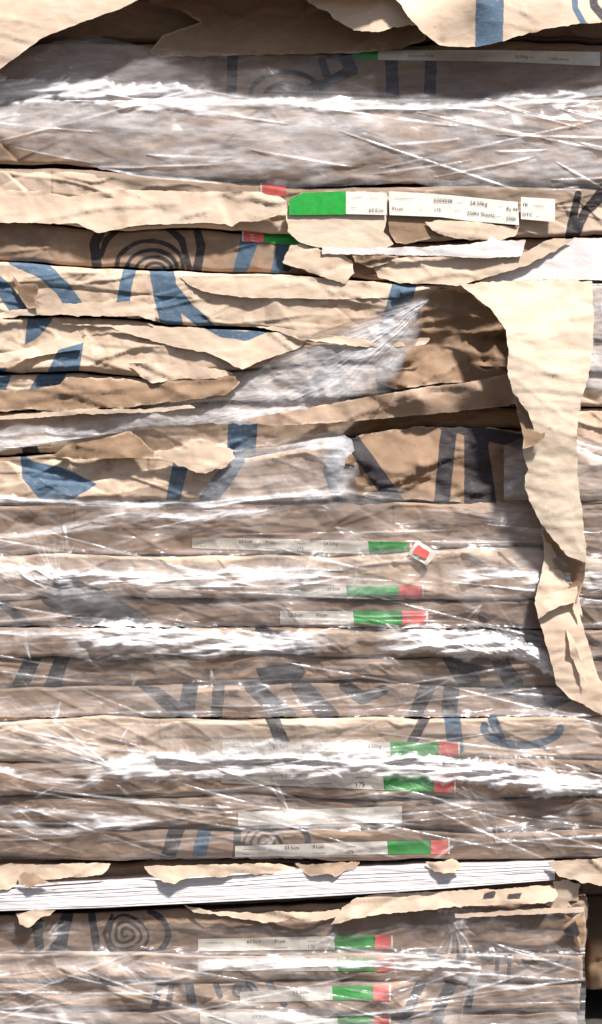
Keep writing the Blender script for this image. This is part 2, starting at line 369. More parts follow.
EDGE_WAVE = 1.0
HOLE_ON = True
def end_wave(y, xr):
    return (xr < 600) * 9 * (fbm(np.asarray(y, float) / 24, np.asarray(y, float) * 0, 88, 3) - .5)
class Pack: pass
PACKS = {}
def top_of(k):
    i = KEYS.index(k)
    if i == 0: return [(-70, -70), (670, -70)]
    gap = {'S': 5, 'T': 4, 'F': 2.5, 'E': 3, 'B': 4, 'I': 2, 'G': 2.5, 'A0': 5}.get(k, 1.6)
    return [(x, y + gap) for x, y in B_[KEYS[i - 1]]]
def make_pack(k, label):
    p = Pack(); p.k = k
    i = KEYS.index(k); top, bot = top_of(k), B_[k]; base = BASE[k]; rel = RELIEF[k]; xr = RIGHT[k]
    ox, oy = (i * 137) % 90 - 45, (i * 61) % 40 - 20
    def edges(x):
        com = lambda q: 12 * (fbm(x / 120 + q * 7, x * 0 + q * 3.3, 50, 3) - .5) * EDGE_WAVE
        wob = 1.5 * (fbm(x / 26 + i * 7, x * 0 + i * 3.3, 60 + i) - .5) * 2 + com(i - 1)
        wob2 = 1.5 * (fbm(x / 22 + i * 5, x * 0 + i * 1.3, 90 + i) - .5) * 2 + com(i)
        return poly_y(top, x) + wob, poly_y(bot, x) + wob2
    def depth(x, y):
        x = np.asarray(x, float); y = np.asarray(y, float)
        t0, t1 = edges(x)
        e = np.minimum(y - t0, t1 - y); r = np.minimum(5.0, .3 * (t1 - t0))
        q = np.clip(1 - e / r, 0, 1)
        rnd = (1 - np.sqrt(np.clip(1 - q * q, 0, 1))) * r * 1.6
        inner = np.clip(e / 5, .45, 1)
        d = base - rnd + crumple(x + ox, y + oy, rel) * inner
        # the folded-over seam of the wrapper
        seam = t0 + (t1 - t0) * (.44 + .25 * (vnoise(x / 160 + i * 9, x * 0 + i, 70) - .5))
        d = d + 1.5 * np.clip((seam - y) / 1.2, 0, 1) * (vnoise(x / 110 + i * 4, x * 0 + i * 2, 71) > .42)
        d = d + 8 * (fbm(x / 170 + i * 3.7, y * 0 + i * .7, 33, 3) - .5) * 2
        d = d - (55 * hole(x, y) if HOLE_ON and k in 'CDEFGH' else 0)
        return d
    p.depth = depth; p.edges = edges
    xs = np.arange(-66, xr + .1, 1.25)
    nv = max(10, int((np.mean([b[1] for b in bot]) - np.mean([a[1] for a in top])) / 1.15))
    t = np.linspace(0, 1, nv) ; t = .5 - .5 * np.cos(np.pi * t) * (1 - .0) if False else t
    X = np.repeat(xs[None], nv, 0); t0, t1 = edges(xs)
    t0 = t0 + 0; Y = t0[None] + (t1 - t0)[None] * t[:, None]
    Dm = depth(X, Y)
    # rounding of the right-hand end
    er = np.clip(1 - (xr - X) / 6.0, 0, 1); Dm = Dm - (1 - np.sqrt(1 - er * er + 1e-9)) * 7
    def rowz(dval, Yrow):
        return xs, Yrow, np.full_like(xs, dval)
    rows = []
    for dv in (-600, -300, -90, -40): rows.append(rowz(dv, t0))
    front = [(xs, Y[j], Dm[j]) for j in range(nv)]
    back = [rowz(dv, t1) for dv in (-40, -90, -300, -600)]
    allr = rows + front + back
    PX = np.array([r[0] for r in allr]); PY = np.array([r[1] for r in allr]); DD = np.array([r[2] for r in allr])
    PX = PX + end_wave(PY, xr) * np.clip((PX - xr + 70) / 70, 0, 1)
    # columns wrapping round the right-hand end
    ex = []
    for dv in (-18, -60, -200, -600): ex.append((PX[:, -1] + .8 + .8 * rng.random(len(PX)), PY[:, -1], np.minimum(DD[:, -1], dv)))
    PX = np.hstack([PX] + [e[0][:, None] for e in ex]); PY = np.hstack([PY] + [e[1][:, None] for e in ex]); DD = np.hstack([DD] + [e[2][:, None] for e in ex])
    b, kk = ink(PX, PY, PRINT.get(k, []))
    if k not in PRINT: b[:] = -6; kk[:] = -6
    bk = DD < -40
    b[bk] = -6; kk[bk] = -6
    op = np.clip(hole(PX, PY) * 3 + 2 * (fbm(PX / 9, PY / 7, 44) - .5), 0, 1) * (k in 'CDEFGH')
    x, y, z = W(PX, PY, np.maximum(DD, -60)); y = -DD * .001
    p.ob = mesh_arrays('wrapped_paper_pack', np.stack([x, y, z], -1).reshape(-1, 3), grid_faces(*PX.shape), DARK if k in ('Z', 'A0', 'C', 'K', 'Q', 'R', 'S', 'T') else BROWN if k in ('Z', 'A0', 'A1', 'I', 'K', 'L', 'M', 'N', 'P', 'Q', 'R', 'S', 'T', 'U', 'V', 'W') else KRAFT, None, {'ink_blue': b + 8, 'ink_black': kk + 8, 'torn_open_shade': op})
    tag(p.ob, label, 'paper pack', 'kraft wrapped packs of paper in the pile')
    PACKS[k] = p
    return p

# ------------------------------------------------------------------ labels stuck on the packs
def patch(name, x0, x1, yt, yb, depth, off, mat, parent, step=1.5, slant=0, ragged=0):
    nx = max(3, int((x1 - x0) / step)); xs = np.linspace(x0, x1, nx)
    t = np.linspace(0, 1, 9)
    T, B = poly_y(yt, xs), poly_y(yb, xs)
    if ragged: B = B + ragged * (fbm(xs / 6, xs * 0, 77) - .5) * 2
    Y = T[None] + (B - T)[None] * t[:, None]; X = np.repeat(xs[None], 9, 0) + slant * (1 - t[:, None])
    d = depth(X, Y) + off
    d = (d + np.roll(d, 1, 0) * 0 )
    return mesh_arrays(name, np.stack(W(X, Y, d), -1).reshape(-1, 3), grid_faces(9, nx), mat, parent)
def lettering(items, depth, off, parent, mat=None, name='lettering'):
    """items: text, grid x, grid y of the baseline, letter height, slope; every line lies on the surface, one mesh each"""
    for s, px, py, h, sl in items:
        cu = bpy.data.curves.new('text', 'FONT'); cu.body = s; cu.size = 1; cu.resolution_u = 2
        to = bpy.data.objects.new('text', cu); C.objects.link(to)
        bpy.context.view_layer.update()
        me = bpy.data.meshes.new_from_object(to.evaluated_get(bpy.context.evaluated_depsgraph_get()))
        me.calc_loop_triangles()
        a = np.array([(px + v.co.x * h * 1.4, py - v.co.y * h * 1.4 + v.co.x * h * 1.4 * sl) for v in me.vertices])
        fa = [tuple(t.vertices) for t in me.loop_triangles]
        bpy.data.objects.remove(to); bpy.data.curves.remove(cu); bpy.data.meshes.remove(me)
        mesh_arrays(name, np.stack(W(a[:, 0], a[:, 1], depth(a[:, 0], a[:, 1]) + off), -1), fa, mat or INK, parent, smooth=False)
def smooth_depth(p, k=5):
    """a label bridges the small creases of the paper below it"""
    def f(x, y):
        x = np.asarray(x, float); y = np.asarray(y, float)
        return np.maximum(p(x, y), (p(x - 6, y) + p(x + 6, y) + p(x, y - 2) + p(x, y + 2)) / 4)
    return f
def pack_label(k, xw, xg, xr, xe, yt, yb, words, green=True, order=1):
    """white strip with a green and a red end, as on every pack of the pile"""
    p = PACKS[k]; dep = smooth_depth(p.depth)
    f = (lambda q: [(-70, q), (670, q)] if isinstance(q, (int, float)) else q)
    yt, yb = f(yt), f(yb)
    lab = patch('label', xw, xg, yt, yb, dep, 1.2, LABEL, p.ob)
    patch('green_end', xg, xr, yt, yb, dep, 1.3, GREEN, lab, slant=-1)
    rd = patch('red_end', xr, xe, yt, [(a, b + .6) for a, b in yb], dep, 1.35, RED, lab)
    y0, y1 = poly_y(yt, (xr + xe) / 2), poly_y(yb, (xr + xe) / 2)
    h = y1 - y0
    if words:
        items = []
        x = xw + 8
        for s in words:
            for r, fr in ((0, .42), (1, .88)):
                txt = s[r]
                if txt and x + len(txt) * h * .2 < xg - 2:
                    yy = poly_y(yt, x) + (poly_y(yb, x) - poly_y(yt, x)) * fr
                    items.append((txt, x, yy, h * .27, 0))
            x += max(len(s[0]), len(s[1])) * h * .2 + 12
        if items: lettering(items, dep, 1.9, lab)
    # pale printed lines and right-hand margin on the red end
    patch('margin', xe - 2, xe, yt, [(a, b + .6) for a, b in yb], dep, 1.8, LABEL, lab)
    return lab

for k, lb in (
 ('Z', 'brown pack in deep shade behind the torn sheets along the top edge'),
 ('A0', 'kraft pack printed with dark arcs and two bars, just under the torn top paper'),
 ('A1', 'kraft pack behind the pillowy drooping film below its thick white rope'),
 ('B', 'kraft pack whose plainly visible white label is torn across'),
 ('C', 'kraft pack with black ring pattern at left and white sheets bare at right'),
 ('D', 'uncovered pale kraft pack printed with broad blue curved strokes'),
 ('E', 'uncovered kraft pack with a diagonal crease, below the one with broad blue strokes'),
 ('F', 'brown kraft pack above the torn film edge at left'),
 ('G', 'kraft pack half hidden behind the torn diagonal film fold'),
 ('H', 'kraft pack with big blue chunk at left and dark stripes at right'),
 ('I', 'film covered pack whose red label end hangs loose and tilted'),
 ('J', 'film covered pack with a short green and red label end below the tilted red one'),
 ('K', 'film covered pack with label just above the upper white burst of film'),
 ('L', 'pack behind the white burst of film beside the hanging torn strip'),
 ('M', 'film covered pack with dark round blots below the white burst of film'),
 ('N', 'film covered pack with slanting dark bars along its whole front'),
 ('O', 'film covered pack with a blue oval at right, above the long white film band'),
 ('P', 'film covered pack with label directly below the long white film band'),
 ('Q', 'brown film covered pack with its label blurred by film, above the ring printed one'),
 ('R', 'film covered pack with a ring emblem, directly above the bare white sheets'),
 ('S', 'burst open pack showing a thick edge of bare white sheets'),
 ('T', 'pack with a dark spiral emblem at left, just below the bare white sheets'),
 ('U', 'film covered pack with washed out pale label, below the dark spiral emblem'),
 ('V', 'film covered pack with slanting grey bars, second from the bottom'),
 ('W', 'lowest pack of the pile, cut by the bottom of the photo')):
    make_pack(k, lb)

LW = [('-----------', '----'), ('63.5cm', ''), ('91cm', '--------'), ('------', '175'), ('24.50kg', '----'), ('250N Sheets', '------'), ('-----', '63.5cm x 91cm')]
def rev_label(k, xg0, xg1, xe, yt, yb, xw1, red_x0=None):
    pass
# white strip | green | red, left to right
pack_label('I', 192, 369, 409, 412, [(190,537),(370,541),(420,543)], [(190,548),(370,554),(420,555)], LW)
pack_label('J', 282, 347, 399, 424, 585.5, 597, LW[:3])
pack_label('K', 280, 354, 402, 428, 611, 624.5, LW[1:3])
pack_label('O', 222, 391, 439, 460, 742, 756, LW)
pack_label('P', 221, 384, 434, 456, [(220,772),(384,772),(456,774)], [(220,783),(384,790),(456,792)], LW)
dQ = smooth_depth(PACKS['Q'].depth); patch('label', 238, 402, [(238,812),(402,806)], [(238,826),(402,822)], dQ, 1.2, LABEL, PACKS['Q'].ob)
pack_label('R', 235, 388, 431, 450, [(235,846),(390,841),(450,840)], [(235,857),(390,854),(450,853.5)], LW)
pack_label('T', 198, 335, 375, 393, [(198,939),(336,936),(393,935)], [(198,951),(336,949.5),(393,948)], LW)
pack_label('U', 198, 338, 377, 396, 958.5, 971, LW)
pack_label('V', 240, 333, 373, 391, [(240,992),(333,986),(391,985)], [(240,1003),(333,1000),(391,1000)], LW)
pack_label('W', 200, 338, 373, 391, 1012.5, 1027, LW)
# the loose, tilted red end of label I
p = PACKS['I']
# open label on the topmost pack: green at left, white to the right
pA = PACKS['A0']; dep = smooth_depth(pA.depth)
la = patch('label', 378, 600, [(378,50),(500,50),(600,52)], [(378,60),(500,61.5),(600,66)], dep, 1.4, LABEL, pA.ob)
patch('green_end', 352, 378, [(350,51),(380,50)], [(350,59.5),(380,60)], dep, 1.5, GREEN, la)
lettering([('63.5cm x 91cm', 408, 57, 3, 0), ('24.50kg ----', 515, 58, 3, 0.02), ('250N Sheets', 550, 60, 2.6, .04)], dep, 2.1, la)
# the clear label of pack B, broken by two rips
pB = PACKS['B']; fl = (lambda x, y: np.interp(np.asarray(x, float), [280, 345, 386, 390, 450, 518, 522, 560], [14, 13, 12, 14, 13, 12, 10, 9]) + 0.35 * look(FC, x, y))
lb = patch('label', 346, 387, [(346,191.5),(387,193.5)], [(346,214),(387,215)], fl, 1.2, LABEL, pB.ob)
patch('label_piece', 389.5, 519, [(389,191),(450,195),(519,202)], [(389,215),(440,217),(470,221),(519,225)], fl, 1.4, LABEL, lb, slant=-1)
patch('label_piece', 521, 555, [(521,197),(555,199)], [(521,219),(555,222)], fl, 1.6, LABEL, lb)
gB = patch('green_end', 289, 346, [(289,200),(302,193),(346,191)], [(289,215),(346,214.5)], fl, 1.2, GREEN, lb, ragged=.4)
lettering([('--------', 351, 198, 3, .02), ('-- --', 371, 199, 3, .04), ('----', 351, 208.5, 3, .02), ('63.5cm', 369, 211.5, 3.6, .02),
           ('---------------', 394, 199, 3, .02), ('91cm', 392, 210, 3.6, .02), ('--', 420, 210, 3, .02), ('175', 434, 211.5, 3.4, .02),
           ('5203038', 434, 202, 3.8, .03), ('------', 455, 203, 3, .05), ('24.50kg', 470, 204.5, 4, .06), ('---', 498, 207, 3, .06), ('Rs 44', 506.5, 210, 3.6, .08),
           ('----', 455, 211.5, 3, .05), ('250N Sheets', 467, 214.5, 3.8, .08), ('-----', 494, 217, 3, .08), ('2500', 506, 220, 3.6, .06),
           ('FB', 523, 206, 3.4, .02), ('--------', 533, 206.5, 3, .03), ('DTC', 522.5, 216, 3.6, .02), ('---', 536, 217, 3, .02)], fl, 2.6, lb)
# red end of the same label, and the red and green ends on pack C
dB = smooth_depth(pB.depth)
rB = patch('red_end', 262, 286, 183.5 and [(260,183),(290,184)], [(260,197),(290,197)], dB, 2.0, RED, lb)
patch('margin', 260, 262, [(260,183),(290,184)], [(260,197),(290,197)], dB, 2.0, LABEL, lb)
pC = PACKS['C']; dC = smooth_depth(pC.depth)
lc = patch('label', 264.5, 320, [(262,230.5),(325,237)], [(262,242.5),(325,248)], dC, 1.4, GREEN, pC.ob)
patch('red_end', 243.5, 264, [(240,229.5),(265,230.5)], [(240,241.5),(265,242.5)], dC, 1.5, RED, lc)
patch('margin', 242, 243.5, [(240,229.5),(265,230)], [(240,241),(265,242)], dC, 1.5, LABEL, lc)
lettering([('E', 250, 241, 7, 0), ], dC, 2.6, lc, LABEL)
# ------------------------------------------------------------------ torn sheets and flaps of wrapping paper
def rbf(ctrl):
    c = np.array(ctrl, float); P = c[:, :2]; n = len(c)
    A = np.zeros((n + 1, n + 1)); A[:n, :n] = np.hypot(P[:, None, 0] - P[None, :, 0], P[:, None, 1] - P[None, :, 1])
    A[:n, n] = 1; A[n, :n] = 1
    w = np.linalg.lstsq(A, np.append(c[:, 2], 0), rcond=None)[0]
    def f(x, y):
        x = np.asarray(x, float); y = np.asarray(y, float)
        return (np.hypot(x[..., None] - P[:, 0], y[..., None] - P[:, 1]) @ w[:n]) + w[n]
    return f
def resample(pts, step, closed=True):
    pts = np.array(pts, float)
    if closed: pts = np.vstack([pts, pts[:1]])
    seg = np.hypot(*np.diff(pts, axis=0).T); s = np.concatenate([[0], np.cumsum(seg)])
    n = max(4, int(s[-1] / step)); t = np.linspace(0, s[-1], n + 1)[:-1] if closed else np.linspace(0, s[-1], n + 1)
    return np.stack([np.interp(t, s, pts[:, 0]), np.interp(t, s, pts[:, 1])], -1)
def pack_front(x, y):
    d = np.full(np.shape(x), -60.)
    for p in PACKS.values():
        t0, t1 = p.edges(x); m = (y >= t0) & (y <= t1)
        if m.any(): d[m] = p.depth(x[m], y[m])
    return d
FLAPN = 0
def flap(name, outline, ctrl, mat, parent=None, step=2.4, ragged=1.0, cr=.8, strokes=(), over=True, thick=0, edge=True, lift=.8, cs=.8):
    global FLAPN
    FLAPN += 1
    o = resample(outline, 1.8)
    tan = np.roll(o, -1, 0) - np.roll(o, 1, 0); tan /= np.linalg.norm(tan, axis=1)[:, None] + 1e-9
    u = np.arange(len(o)) * .28
    rg = ((fbm(u, u * 0 + FLAPN * 1.7, 200 + FLAPN, 4) - .5) * 4.2) * ragged
    o = o + np.stack([tan[:, 1], -tan[:, 0]], -1) * rg[:, None]
    x0, y0 = o.min(0); x1, y1 = o.max(0)
    gx, gy = np.meshgrid(np.arange(x0, x1, step), np.arange(y0, y1, step))
    gx = (gx + rng.uniform(-.5, .5, gx.shape) * step * .5).ravel(); gy = (gy + rng.uniform(-.5, .5, gy.shape) * step * .5).ravel()
    sd = sd_fill_wide(gx, gy, o); m = sd > 1.0
    pts = [Vector(p) for p in o] + [Vector((a, b)) for a, b in zip(gx[m], gy[m])]
    n = len(o)
    v, e, f, *_ = delaunay_2d_cdt(pts, [(i, (i + 1) % n) for i in range(n)], [], 1, 1e-4, False)
    P = np.array([tuple(q) for q in v])
    d = rbf(ctrl)(P[:, 0], P[:, 1]) + crumple(P[:, 0] + FLAPN * 53 % 60 - 30, P[:, 1] + FLAPN * 31 % 50 - 25, cr, cs)
    if over: d = np.maximum(d, pack_front(P[:, 0], P[:, 1]) + lift)
    b, k = ink(P[:, 0], P[:, 1], list(strokes))
    if not strokes: b[:] = -6; k[:] = -6
    eg = np.clip(1 - sd_fill_wide(P[:, 0], P[:, 1], o) / 1.6, 0, 1) * (fbm(P[:, 0] / 12, P[:, 1] / 12, 55) > .47) if edge else P[:, 0] * 0
    fa = np.array([t[:3] for t in f])
    cen = P[fa].mean(1)
    fa = fa[sd_fill_wide(cen[:, 0], cen[:, 1], o) > 0][:, ::-1]      # keep the triangles inside the torn outline
    ob = mesh_arrays(name, np.stack(W(P[:, 0], P[:, 1], d), -1), fa, mat, parent, {'ink_blue': b + 8, 'ink_black': k + 8, 'edge': eg})
    if thick:
        sm = ob.modifiers.new('thickness', 'SOLIDIFY'); sm.thickness = thick; sm.offset = -1
    return ob
def pf(k, *a, **kw):   # a torn flap that is part of a pack
    mat = kw.pop('mat', KRAFT); nm = kw.pop('name', 'torn_flap')
    kw['cr'] = kw.get('cr', .8) * 1.25
    return flap(nm, a[0], a[1], mat, PACKS[k].ob, **kw)

# ---- top sheets, torn and hanging over the pile
tag(flap('torn_paper_sheet', [(-70,-84),(150,-84),(150,-6),(120,9),(80,23),(42,38),(20,54),(0,69),(-30,86),(-70,96)],
     [(-60,-84,-60),(140,-84,-60),(-60,-30,40),(140,-30,50),(150,0,56),(42,38,52),(0,68,46),(-60,90,40),(40,0,46)], KRAFT, ragged=.5, cr=.5, over=False),
    'pale torn kraft sheet hanging at an angle over the top left corner', 'torn paper', 'torn sheets of wrapping paper')
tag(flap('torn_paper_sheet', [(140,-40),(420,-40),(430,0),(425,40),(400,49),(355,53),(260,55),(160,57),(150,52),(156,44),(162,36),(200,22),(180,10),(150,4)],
     [(150,-30,-40),(400,-30,-40),(420,40,-6),(355,50,-2),(160,56,2),(260,52,2),(156,40,-4),(200,20,-20),(300,5,-30)], INNER_SHADED, ragged=.7, cr=1.3, over=False),
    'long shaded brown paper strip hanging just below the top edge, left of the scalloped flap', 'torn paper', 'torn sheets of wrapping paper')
tag(flap('torn_paper_sheet', [(290,-40),(425,-40),(428,5),(418,24),(400,26),(380,31),(354,31),(338,21),(326,12),(308,2)],
     [(300,-30,20),(420,-30,24),(354,30,36),(400,26,34),(320,5,34),(360,0,32)], KRAFT, ragged=1.1, cr=1.2, over=False),
    'small tan flap with a scalloped lower edge, left of the one with a blue stripe', 'torn paper', 'torn sheets of wrapping paper')
tag(flap('torn_paper_sheet', [(140,-80),(670,-80),(670,14),(602,22),(560,26),(530,33),(503,41),(476,47),(455,47),(440,45),(424,34),(410,18),(400,4),(392,-4),(340,-8),(250,-7),(150,-10)],  # left part lies out of view, added to shade the brown strip below
     [(150,-82,-60),(300,-82,-60),(150,-14,52),(250,-12,66),(350,-14,74),(405,-82,-60),(660,-82,-60),(410,15,60),(440,42,40),(476,44,46),(520,30,50),(600,16,44),(440,10,44),(480,0,56),(560,0,50),(670,10,44)], KRAFT, ragged=.8, cr=.6, over=False,
     strokes=[('bl', [(490,-40),(489,50)], 14), ('bl', [(574,-20),(575,8),(584,24)], [3,3,3]), ('kl', [(592,-20),(594,6),(606,20)], [4,4,4])]),
    'pale torn flap with one wide navy stripe at the top right', 'torn paper', 'torn sheets of wrapping paper')
# ---- the long strip torn off and hanging at the right
tag(flap('hanging_paper_strip', [(460,285),(500,281),(560,279.5),(592,281),(594,318),(592,350),(589,378),(581,398),(577,430),(577,470),(581,505),(586,545),(586,562),(578,560),(566,554),(552,538),(541,524),(530,502),(525,488),(527,468),(522,447),(533,440),(536,433),(527,410),(513,392),(507,374),(509,350),(506,330),(490,308)],
     [(465,287,18),(500,284,22),(590,284,24),(490,308,34),(508,345,56),(540,340,50),(592,340,40),(527,400,56),(550,400,52),(580,410,44),(530,440,48),(527,470,36),(550,480,36),(578,470,32),(545,530,26),(570,530,30),(585,560,26)], PALE, ragged=.9, cr=1.1, cs=.45, over=True, lift=5),
    'long pale kraft strip torn loose, hanging down the right side of the pile', 'paper strip', 'loose torn strips at the right')
tag(flap('curled_paper_strip', [(541,526),(549,540),(556,556),(566,580),(576,602),(582,622),(590,650),(600,680),(612,704),(612,722),(590,708),(570,698),(556,684),(552,664),(545,640),(538,618),(535,600),(540,578),(544,556)],
     [(541,530,10),(540,575,16),(536,600,20),(575,602,6),(556,560,4),(562,620,20),(552,664,16),(590,660,8),(600,712,12),(570,692,14)], KRAFT, ragged=.7, cr=1.2, cs=.5, over=True, lift=5),
    'brown curled lower strip twisting to the lower right below the pale hanging strip', 'paper strip', 'loose torn strips at the right')

STRIP = [o for o in bpy.data.objects if o.name.startswith('hanging_paper_strip')][0]
flap('turned_edge', [(541,524),(552,538),(566,554),(578,560),(586,562),(585,574),(577,603),(567,595),(557,574),(549,552)], [(541,525,24),(586,562,25),(566,555,14),(577,600,22),(557,572,-14),(549,552,-6)], INNER_SHADED, STRIP, ragged=.5, cr=.3, over=True, lift=8)
flap('turned_corner', [(513,392),(520,402),(528,412),(535,431),(541,434),(546,432),(543,440),(533,446),(523,449),(524,438),(519,420)], [(513,392,52),(530,420,46),(546,434,62),(523,447,56),(519,420,40)], INNER_SHADED, STRIP, ragged=.5, cr=.3, over=False)
CURL = [o for o in bpy.data.objects if o.name.startswith('curled_paper_strip')][0]
flap('turned_edge', [(535,601),(546,594),(560,591),(577,586),(583,618),(574,603),(560,606),(548,612),(538,620)], [(535,601,26),(560,591,20),(577,588,17),(548,611,33),(560,605,30),(582,616,20)], KRAFT, CURL, ragged=.5, cr=.4, over=True, lift=7)
flap('crease_flap', [(566,628),(574,640),(580,660),(588,684),(578,672),(570,650)], [(566,628,18),(588,684,22),(578,660,16),(570,650,25)], KRAFT, CURL, ragged=.4, cr=.3, over=True, lift=9)
# ---- B
pf('B', [(-66,190),(0,190),(40,191),(70,197),(86,195),(104,190),(150,190),(200,192),(258,192),(280,197),(288,202),(286,209),(274,217),(258,221),(240,222),(232,227),(224,224),(200,223),(140,225),(112,230),(97,233),(86,228),(76,223),(60,224),(30,223),(-66,222)],
   [(-60,191,5),(0,191,5),(90,196,9),(200,193,5),(286,204,12),(-60,220,12),(0,221,12),(60,214,9),(95,230,15),(150,222,13),(240,219,15),(280,212,14)], ragged=.7, cr=.9, name='wrapper_fold')
pf('B', [(289,203),(300,193),(346,191),(387,192),(387,215),(384,232),(394,244),(384,248),(360,250),(325,249),(300,243),(288,232),(286,218)],
   [(289,203,10),(387,195,6),(387,214,8),(340,215,9),(300,240,12),(340,247,12),(390,244,9)], mat=PALE, ragged=.8, cr=.25)
pf('B', [(389,191),(450,194),(519,202),(519,226),(516,236),(500,241),(470,240),(440,236),(410,243),(396,244),(389,232)],
   [(389,195,9),(519,205,6.5),(440,216,8),(519,235,8),(400,240,10),(460,236,9)], mat=INNER_SHADED, ragged=.7, cr=.25)
pf('B', [(425,222),(450,219),(480,222),(518,228),(516,236),(500,240),(470,240),(446,236),(432,230)], [(425,222,10),(518,230,9),(470,238,12)], ragged=.8, cr=.6)
# ---- C: white label paper, crumpled wrapper, bare sheets
pf('C', [(322,246),(360,248),(420,247),(470,244),(488,240),(491,236),(497,241),(526,240),(522,256),(490,258),(440,256),(400,255),(322,254)], [(322,250,17),(400,250,19),(490,240,22),(525,248,20),(440,255,20)], mat=WHITE, ragged=.7, cr=.35, name='torn_label')
pf('C', [(372,262),(400,257),(440,257),(500,257),(530,250),(546,240),(575,238),(556,250),(530,264),(505,272),(480,280),(455,286),(430,284),(400,283),(378,277)],
   [(372,265,8),(440,258,8),(560,240,8),(500,270,14),(455,284,16),(400,280,12)], ragged=.8, cr=.9)
pf('C', [(505,270),(530,262),(556,246),(575,238),(670,236),(670,279),(602,280),(540,280),(478,283)], [(505,272,4),(670,240,2),(670,278,5),(480,282,6)], mat=WHITE, ragged=.5, cr=.35, name='bare_sheet')
pf('C', [(282,262),(290,246),(300,243),(322,250),(345,255),(352,262),(355,273),(345,284),(330,280),(310,272),(296,268)], [(282,262,8),(300,246,7),(350,262,10),(345,282,17),(310,268,13)], ragged=1, cr=1.2)
pf('C', [(352,255),(400,256),(386,264),(372,268),(356,262)], [(352,256,8),(390,260,12),(372,268,13)], mat=INNER_SHADED, ragged=.8, cr=1)
# ---- D
pf('D', [(-66,310),(0,312),(26,309),(44,304),(80,303),(120,302),(134,300),(146,302),(156,311),(156,321),(140,316),(100,316),(50,315),(20,316),(0,319),(-66,318)],
   [(-60,312,10),(40,306,11),(140,304,13),(150,316,17),(0,317,15),(80,315,16)], ragged=.7, cr=.7)
pf('D', [(12,275),(20,284),(36,284),(39,288),(36,300),(40,308),(28,309),(22,300),(16,288)], [(12,276,14),(38,286,20),(38,306,14),(24,304,12)], mat=INNER_SHADED, ragged=.6, cr=.8)
pf('D', [(180,277),(240,276),(300,276),(400,285),(400,297),(380,298),(330,299),(280,298),(250,298),(225,295),(205,292),(190,286)], [(180,278,11),(400,286,10),(250,280,12),(250,297,16),(380,297,14),(205,291,14)], ragged=.5, cr=.8, name='wrapper_fold',
   strokes=[('bl', [(406,280),(386,342)], [12,11])])
pf('D', [(255,326),(270,326),(330,335),(370,340),(430,338),(425,345),(380,347),(340,345),(300,338)], [(255,327,10),(340,338,14),(340,344,18),(425,340,12)], ragged=.8, cr=.8)
# ---- E
pf('E', [(60,324),(110,327),(130,334),(150,340),(185,349),(210,353),(226,361),(242,370),(262,360),(300,348),(310,336),(262,332),(160,326)], [(60,325,6),(130,334,10),(185,347,14),(240,368,18),(300,346,9),(220,338,9)], ragged=.7, cr=.8, name='wrapper_fold',
   strokes=[('bl', [(202,322),(222,333),(246,336),(270,328)], [5,4.5,4.5,3])])
pf('E', [(128,363),(160,363),(190,365),(225,370),(234,374),(215,379),(180,379),(152,383),(140,376)], [(128,364,8),(234,373,9),(180,378,15),(152,382,16)], ragged=.8, cr=1)
pf('E', [(-66,352),(0,353),(26,349),(60,337),(78,330),(84,340),(80,350),(60,352),(40,356),(10,362),(-66,364)], [(-60,354,6),(60,340,8),(80,346,11),(0,362,14)], ragged=.6, cr=1.1,
   strokes=[('bf', [(46,376),(58,350),(84,342),(78,378)]), ('bf', [(28,316),(54,318),(40,336),(24,346)])])
# ---- F
pf('F', [(-66,391),(0,390),(40,388),(60,384),(66,377),(110,378),(150,381),(205,378),(234,375),(240,382),(228,394),(190,400),(150,404),(130,408),(95,408),(60,412),(30,409),(0,412),(-66,412)],
   [(-60,392,5),(60,382,7),(150,382,6),(236,378,9),(150,396,14),(0,408,13),(95,407,15)], mat=INNER_SHADED, ragged=.7, cr=1.1, name='wrapper_fold')
pf('G', [(-66,417),(0,416),(50,412),(80,409),(150,409),(190,404),(196,408),(150,412.5),(80,414),(50,417),(0,420),(-66,422)], [(-60,418,17),(0,418,18),(80,411,19),(190,406,16)], ragged=.7, cr=.3)
# ---- G
pf('G', [(52,456),(66,446),(90,441),(112,436),(130,431),(142,440),(152,450),(162,459),(120,458),(80,459)], [(52,455,8),(130,433,8),(110,446,14),(160,457,12),(80,457,13)], mat=INNER_SHADED, ragged=.6, cr=1)
pf('G', [(150,452),(175,448),(210,446),(230,448),(236,458),(222,468),(205,473),(190,470),(176,464),(165,460)], [(150,453,8),(230,449,9),(205,471,17),(176,463,14)], ragged=.9, cr=1)
# ---- the hollow beside the strip, its shade partly painted in as browner paper
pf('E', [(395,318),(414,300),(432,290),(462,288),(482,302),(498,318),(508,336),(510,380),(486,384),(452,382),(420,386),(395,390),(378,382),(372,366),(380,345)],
   [(395,318,-12),(432,292,-8),(470,292,-14),(505,335,-44),(508,375,-40),(450,345,-18),(440,378,-10),(385,380,-14),(380,350,-14),(470,340,-30)], mat=INNER_SHADED, ragged=.6, cr=2.4, over=False, name='crumpled_wrapper')
pf('F', [(240,420),(300,409),(360,398),(420,388),(470,382),(508,374),(514,388),(520,402),(508,406),(460,411),(400,417),(330,423),(270,426)],
   [(240,421,9),(330,402,6),(420,388,2),(508,376,-26),(516,400,-14),(500,407,-34),(460,411,-18),(400,417,-12),(300,422,14),(420,399,14),(480,390,4),(350,410,14)], mat=BROWN, ragged=.6, cr=1.2, name='twisted_fold', lift=2)
